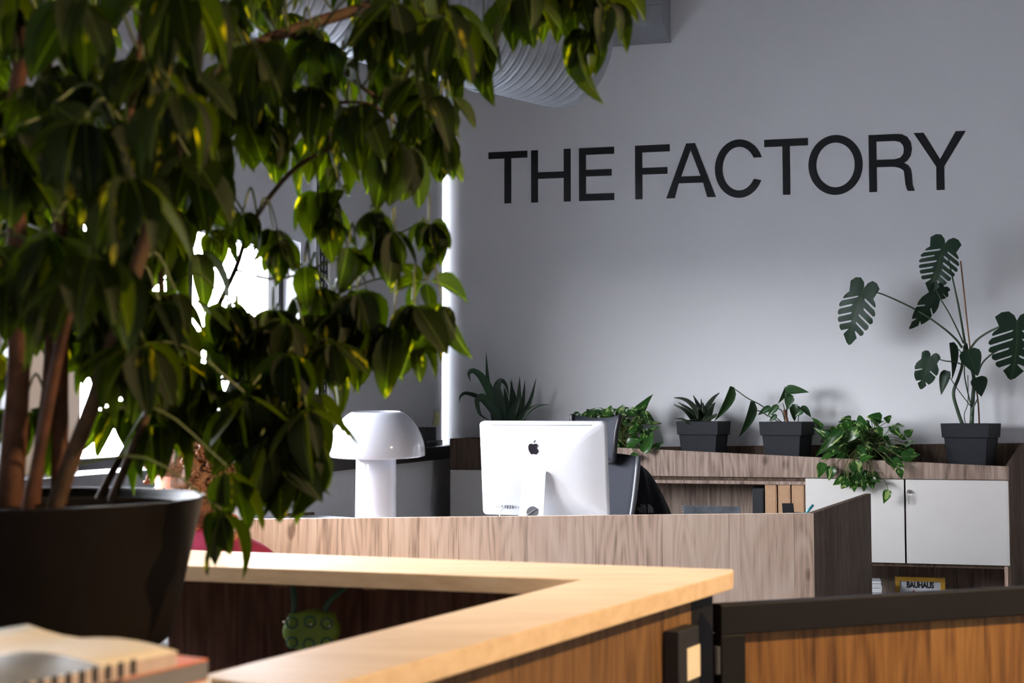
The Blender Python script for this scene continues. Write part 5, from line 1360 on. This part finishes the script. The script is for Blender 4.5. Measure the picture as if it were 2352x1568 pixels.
# orange book: top right corner and its near edge
oc = plan(478, 1512, zb_[1]); on = Vector((-0.50, -0.866, 0)).normalized()       # spine direction to the left and near
os_ = Vector((-.866, .50, 0)).normalized()
def bk(name, c, L_, D_, z0, z1, label, cat='book', group='books on the plant table'):
    q = [c, c + on * L_, c + on * L_ + os_ * D_, c + os_ * D_]
    return q, empty(name, Vector((q[2].x, q[2].y, z0)), label, cat, group)
q, ob_ = bk('book', oc, .34, .24, zb_[0], zb_[1], 'thick orange book with grey spine at the bottom of the pile')
lo, hi = book_quad(q, zb_[0] + .003, zb_[1] - .003)
MB().hexa(lo, hi).build('page_block', M_grey, ob_)
for z0, z1 in ((zb_[0], zb_[0] + .003), (zb_[1] - .003, zb_[1])):
    MB().hexa(*book_quad(q, z0, z1)).build('cover', M_orange, ob_, bevel=0.001)
ow = plan(486, 1553, zb_[0] - .001)
q, owb = bk('book', ow, .33, .25, ZT + .001, zb_[0] - .001, 'thick white book under the orange one')
MB().hexa(*book_quad(q, ZT + .001, zb_[0] - .001)).build('cover', M_paper, owb, bevel=0.002)
c2 = plan(408, 1494, zb_[2])
q, o2 = bk('book', c2, .36, .22, zb_[1] + .0005, zb_[2], 'slim pinkish book in the middle of the pile')
MB().hexa(*book_quad(q, zb_[1] + .0005, zb_[2] - .003)).build('page_block', M_pages, o2, bevel=0.001)
MB().hexa(*book_quad(q, zb_[2] - .003, zb_[2])).build('cover', M_cream, o2, bevel=0.001)
c3 = plan(408, 1474, zb_[3])
q, o3 = bk('open_book', c3, .34, .26, zb_[2] + .0005, zb_[3], 'open cream book with dark index marks on top of the pile')
MB().hexa(*book_quad(q, zb_[2] + .0005, zb_[3] - .012)).build('page_block', M_pages, o3, bevel=0.001)
rows = []
for i in range(25):
    t_ = i / 24; row = []
    for j in range(9):
        s_ = j / 8
        p = c3 + on * (.34 * t_) + os_ * (.26 * s_); zz_ = zb_[3] - .012 + .007 * math.sin(PI * min(1, s_ * 1.5)) + .055 * max(0, s_ - .55) ** 2
        row.append(Vector((p.x, p.y, zz_ + .0005)))
    rows.append(row)
MB().grid(rows).build('page', M_cream, o3, smooth=True, solid=0.0015)
prow = []
for i in range(8, 22):
    prow.append([rows[i][j] + Z * .0016 for j in range(0, 5)])
MB().grid(prow).build('printed_photo', M_photo, o3, smooth=True)
en = Vector((-os_.x, -os_.y, 0))
for k in range(13):
    p = c3 + on * (.07 + .0185 * k) + en * .0006
    MB().box(Vector((p.x, p.y, (zb_[2] + zb_[3] - .012) / 2 + .003)), on * .0036, en * .0008, Z * .0085).build('index_mark', M_blackboard, o3)

# ---------------------------------------------------------------- seated person behind the counter
def person():
    Yp = 3.86
    hcx = atY(432, 1120, Yp)
    root = empty('person', Vector((hcx.x, hcx.y, 0.45)), 'seated person with curly brown hair in a magenta top behind the plant', 'person')
    B = Vector((hcx.x, hcx.y, 0))
    def V(x, y, z): return B + Vector((x, y, z))
    shz = atY(560, 1243, Yp).z
    ve = [V(.02, .05, .50), V(.02, .05, .64), V(.015, .03, shz - .07), V(.01, .02, shz), V(.0, .0, shz + .055), V(-.005, -.01, shz + .10),
          V(.235, .03, shz - .06), V(.25, -.03, .66), V(.16, -.20, .60), V(.08, -.24, .61), V(-.16, .02, shz - .035), V(-.23, -.04, .66), V(-.14, -.20, .60), V(-.06, -.24, .61),
          V(.11, .03, .50), V(.14, -.22, .50), V(.14, -.24, .10), V(.14, -.32, .04), V(-.08, .03, .50), V(-.11, -.22, .50), V(-.11, -.24, .10), V(-.11, -.32, .04)]
    ed = [(0, 1), (1, 2), (2, 3), (3, 4), (4, 5), (3, 6), (6, 7), (7, 8), (8, 9), (3, 10), (10, 11), (11, 12), (12, 13), (0, 14), (14, 15), (15, 16), (16, 17), (0, 18), (18, 19), (19, 20), (20, 21)]
    rad = [.13, .125, .13, .10, .052, .05, .06, .048, .036, .028, .06, .048, .036, .028, .09, .075, .048, .04, .09, .075, .048, .04]
    w = WPOS[root.name]
    me = bpy.data.meshes.new('body'); me.from_pydata([p - w for p in ve], ed, [])
    ob = bpy.data.objects.new('body', me); COL.objects.link(ob); ob.parent = root; WPOS[ob.name] = w
    sk = ob.modifiers.new('skin', 'SKIN'); sk.use_smooth_shade = True
    for i, r_ in enumerate(rad):
        me.skin_vertices[0].data[i].radius = (r_, r_ * .8)
    me.skin_vertices[0].data[0].use_root = True
    sb = ob.modifiers.new('sub', 'SUBSURF'); sb.levels = 1; sb.render_levels = 2
    me.materials.append(M_shirt)
    # head looks down to the left; ellipsoid with nose, brow, chin
    hc = hcx.copy(); hd = Vector((-.75, -.62, -.2)).normalized(); hs = hd.cross(Z).normalized(); hu = hs.cross(hd).normalized()
    rows = []
    n, m = 28, 18
    for i in range(m + 1):
        th = PI * i / m; ring_ = []
        for k in range(n):
            ph = 2 * PI * k / n
            x = math.sin(th) * math.sin(ph); y = math.sin(th) * math.cos(ph); z = math.cos(th)
            r_ = 1.0
            if y > 0:                                          # face side
                r_ += .16 * max(0, y) ** 8 * math.exp(-((z + .10) / .16) ** 2) * math.exp(-(x / .18) ** 2)     # nose
                r_ += .06 * max(0, y) ** 2 * math.exp(-((z + .75) / .2) ** 2)                                     # chin
                r_ -= .05 * max(0, y) ** 4 * math.exp(-((z - .12) / .1) ** 2) * math.exp(-((abs(x) - .33) / .14) ** 2)
            xx = .078 * x * (1 - .18 * max(0, -z)); yy = .098 * y; zz2_ = .122 * z
            ring_.append(hc + (hs * xx + hd * yy + hu * zz2_) * r_)
        rows.append(ring_)
    MB().loft(rows).build('head', M_skin, root, smooth=True)
    hp_ = WPOS[root.name]
    for s_ in (-1, 1):
        p = hc + hs * s_ * .03 + hd * .088 + hu * .012
        MB().ball(p, .010).build('eye', M_eye, root, smooth=True)
    MB().box(hc + hd * .094 - hu * .062, hs * .022, hd * .006, hu * .005).build('mouth', M_red, root, bevel=0.004)
    MB().tube([V(0, 0, shz + .03), hc - hu * .07 - hd * .02], [.052, .05], 14).build('neck', M_skin, root, smooth=True)
    # ear on the side turned to the right of the picture
    ec = atY(530, 1212, Yp - .02)
    for s_, nm_ in ((1, 'ear'),):
        ring_ = []
        for k in range(25):
            a = -PI * .62 + 2 * PI * .82 * k / 24
            ring_.append(ec + Vector((.017 * math.cos(a), .01 * math.sin(a), .034 * math.sin(a))) + Vector((.004, 0, 0)))
        e_ = MB().tube(ring_, [.004] + [.0065] * 23 + [.006], 8).build('ear', M_skin, root, smooth=True)
        MB().ball(ec + Vector((-.008, 0, -.006)), .017, .010, .030).build('ear_bowl', M_skin, root, smooth=True)
        MB().ball(ec + Vector((-.012, -.012, -.036)), .004).build('earring', M_chrome, root, smooth=True)
    # hair: curled mass over the skull
    mb_ = MB(); rr = random.Random(4)
    rows = []
    for i in range(25):
        th = PI * .78 * i / 24; ring_ = []
        for k in range(40):
            ph = 2 * PI * k / 40
            d_ = hs * math.sin(th) * math.sin(ph) + hd * math.sin(th) * math.cos(ph) + hu * math.cos(th)
            f_ = math.sin(th) * math.cos(ph)
            r_ = .135 + .02 * noise.noise(d_ * 5.0) + .016 * noise.noise(d_ * 14.0)
            if f_ > .45 and math.cos(th) < .45: r_ = .09
            ring_.append(hc + hu * .01 + Vector((d_.x * r_, d_.y * r_, d_.z * r_ * 1.06)))
        rows.append(ring_)
    MB().loft(rows).build('hair', M_hair, root, smooth=True)
    curl = MB()
    for k in range(150):
        d_ = Vector((rr.uniform(-1, 1), rr.uniform(-1, 1), rr.uniform(-.3, 1))).normalized()
        if d_.dot(hd) > .5 and d_.z < .5: continue
        p = hc + hu * .01 + d_ * .138; e1 = d_.orthogonal().normalized(); e2 = d_.cross(e1)
        curl.tube([p + (e1 * math.cos(t_) + e2 * math.sin(t_)) * .013 + d_ * .002 * t_ for t_ in [q * .8 for q in range(9)]], .005, 5)
    co = curl.build('curls', M_hair, root, smooth=True); co['kind'] = 'stuff'
    hk = atY(482, 1033, Yp + .03)
    MB().ball(hk + Vector((-.012, 0, .006)), .014, .012, .024).ball(hk + Vector((.012, 0, -.010)), .013, .012, .022).build('hair_clip', M_band, root, smooth=True)
    # stool
    st = empty('stool', V(.02, .05, 0), 'round black stool under the seated person', 'stool')
    MB().lathe(V(.02, .05, 0), [(.02, .365), (.17, .365), (.175, .375), (.175, .395), (.165, .405), (.02, .405)], 32).build('seat', M_black, st)
    for k in range(4):
        a = PI / 4 + k * PI / 2
        MB().tube([V(.02 + .11 * math.cos(a), .05 + .11 * math.sin(a), .37), V(.02 + .17 * math.cos(a), .05 + .17 * math.sin(a), 0)], .012, 8).build('leg', M_black, st)
person()
print('K', K, 'cam ab', ab(Vector((0, 0, 0))), 'objects', len(bpy.data.objects))
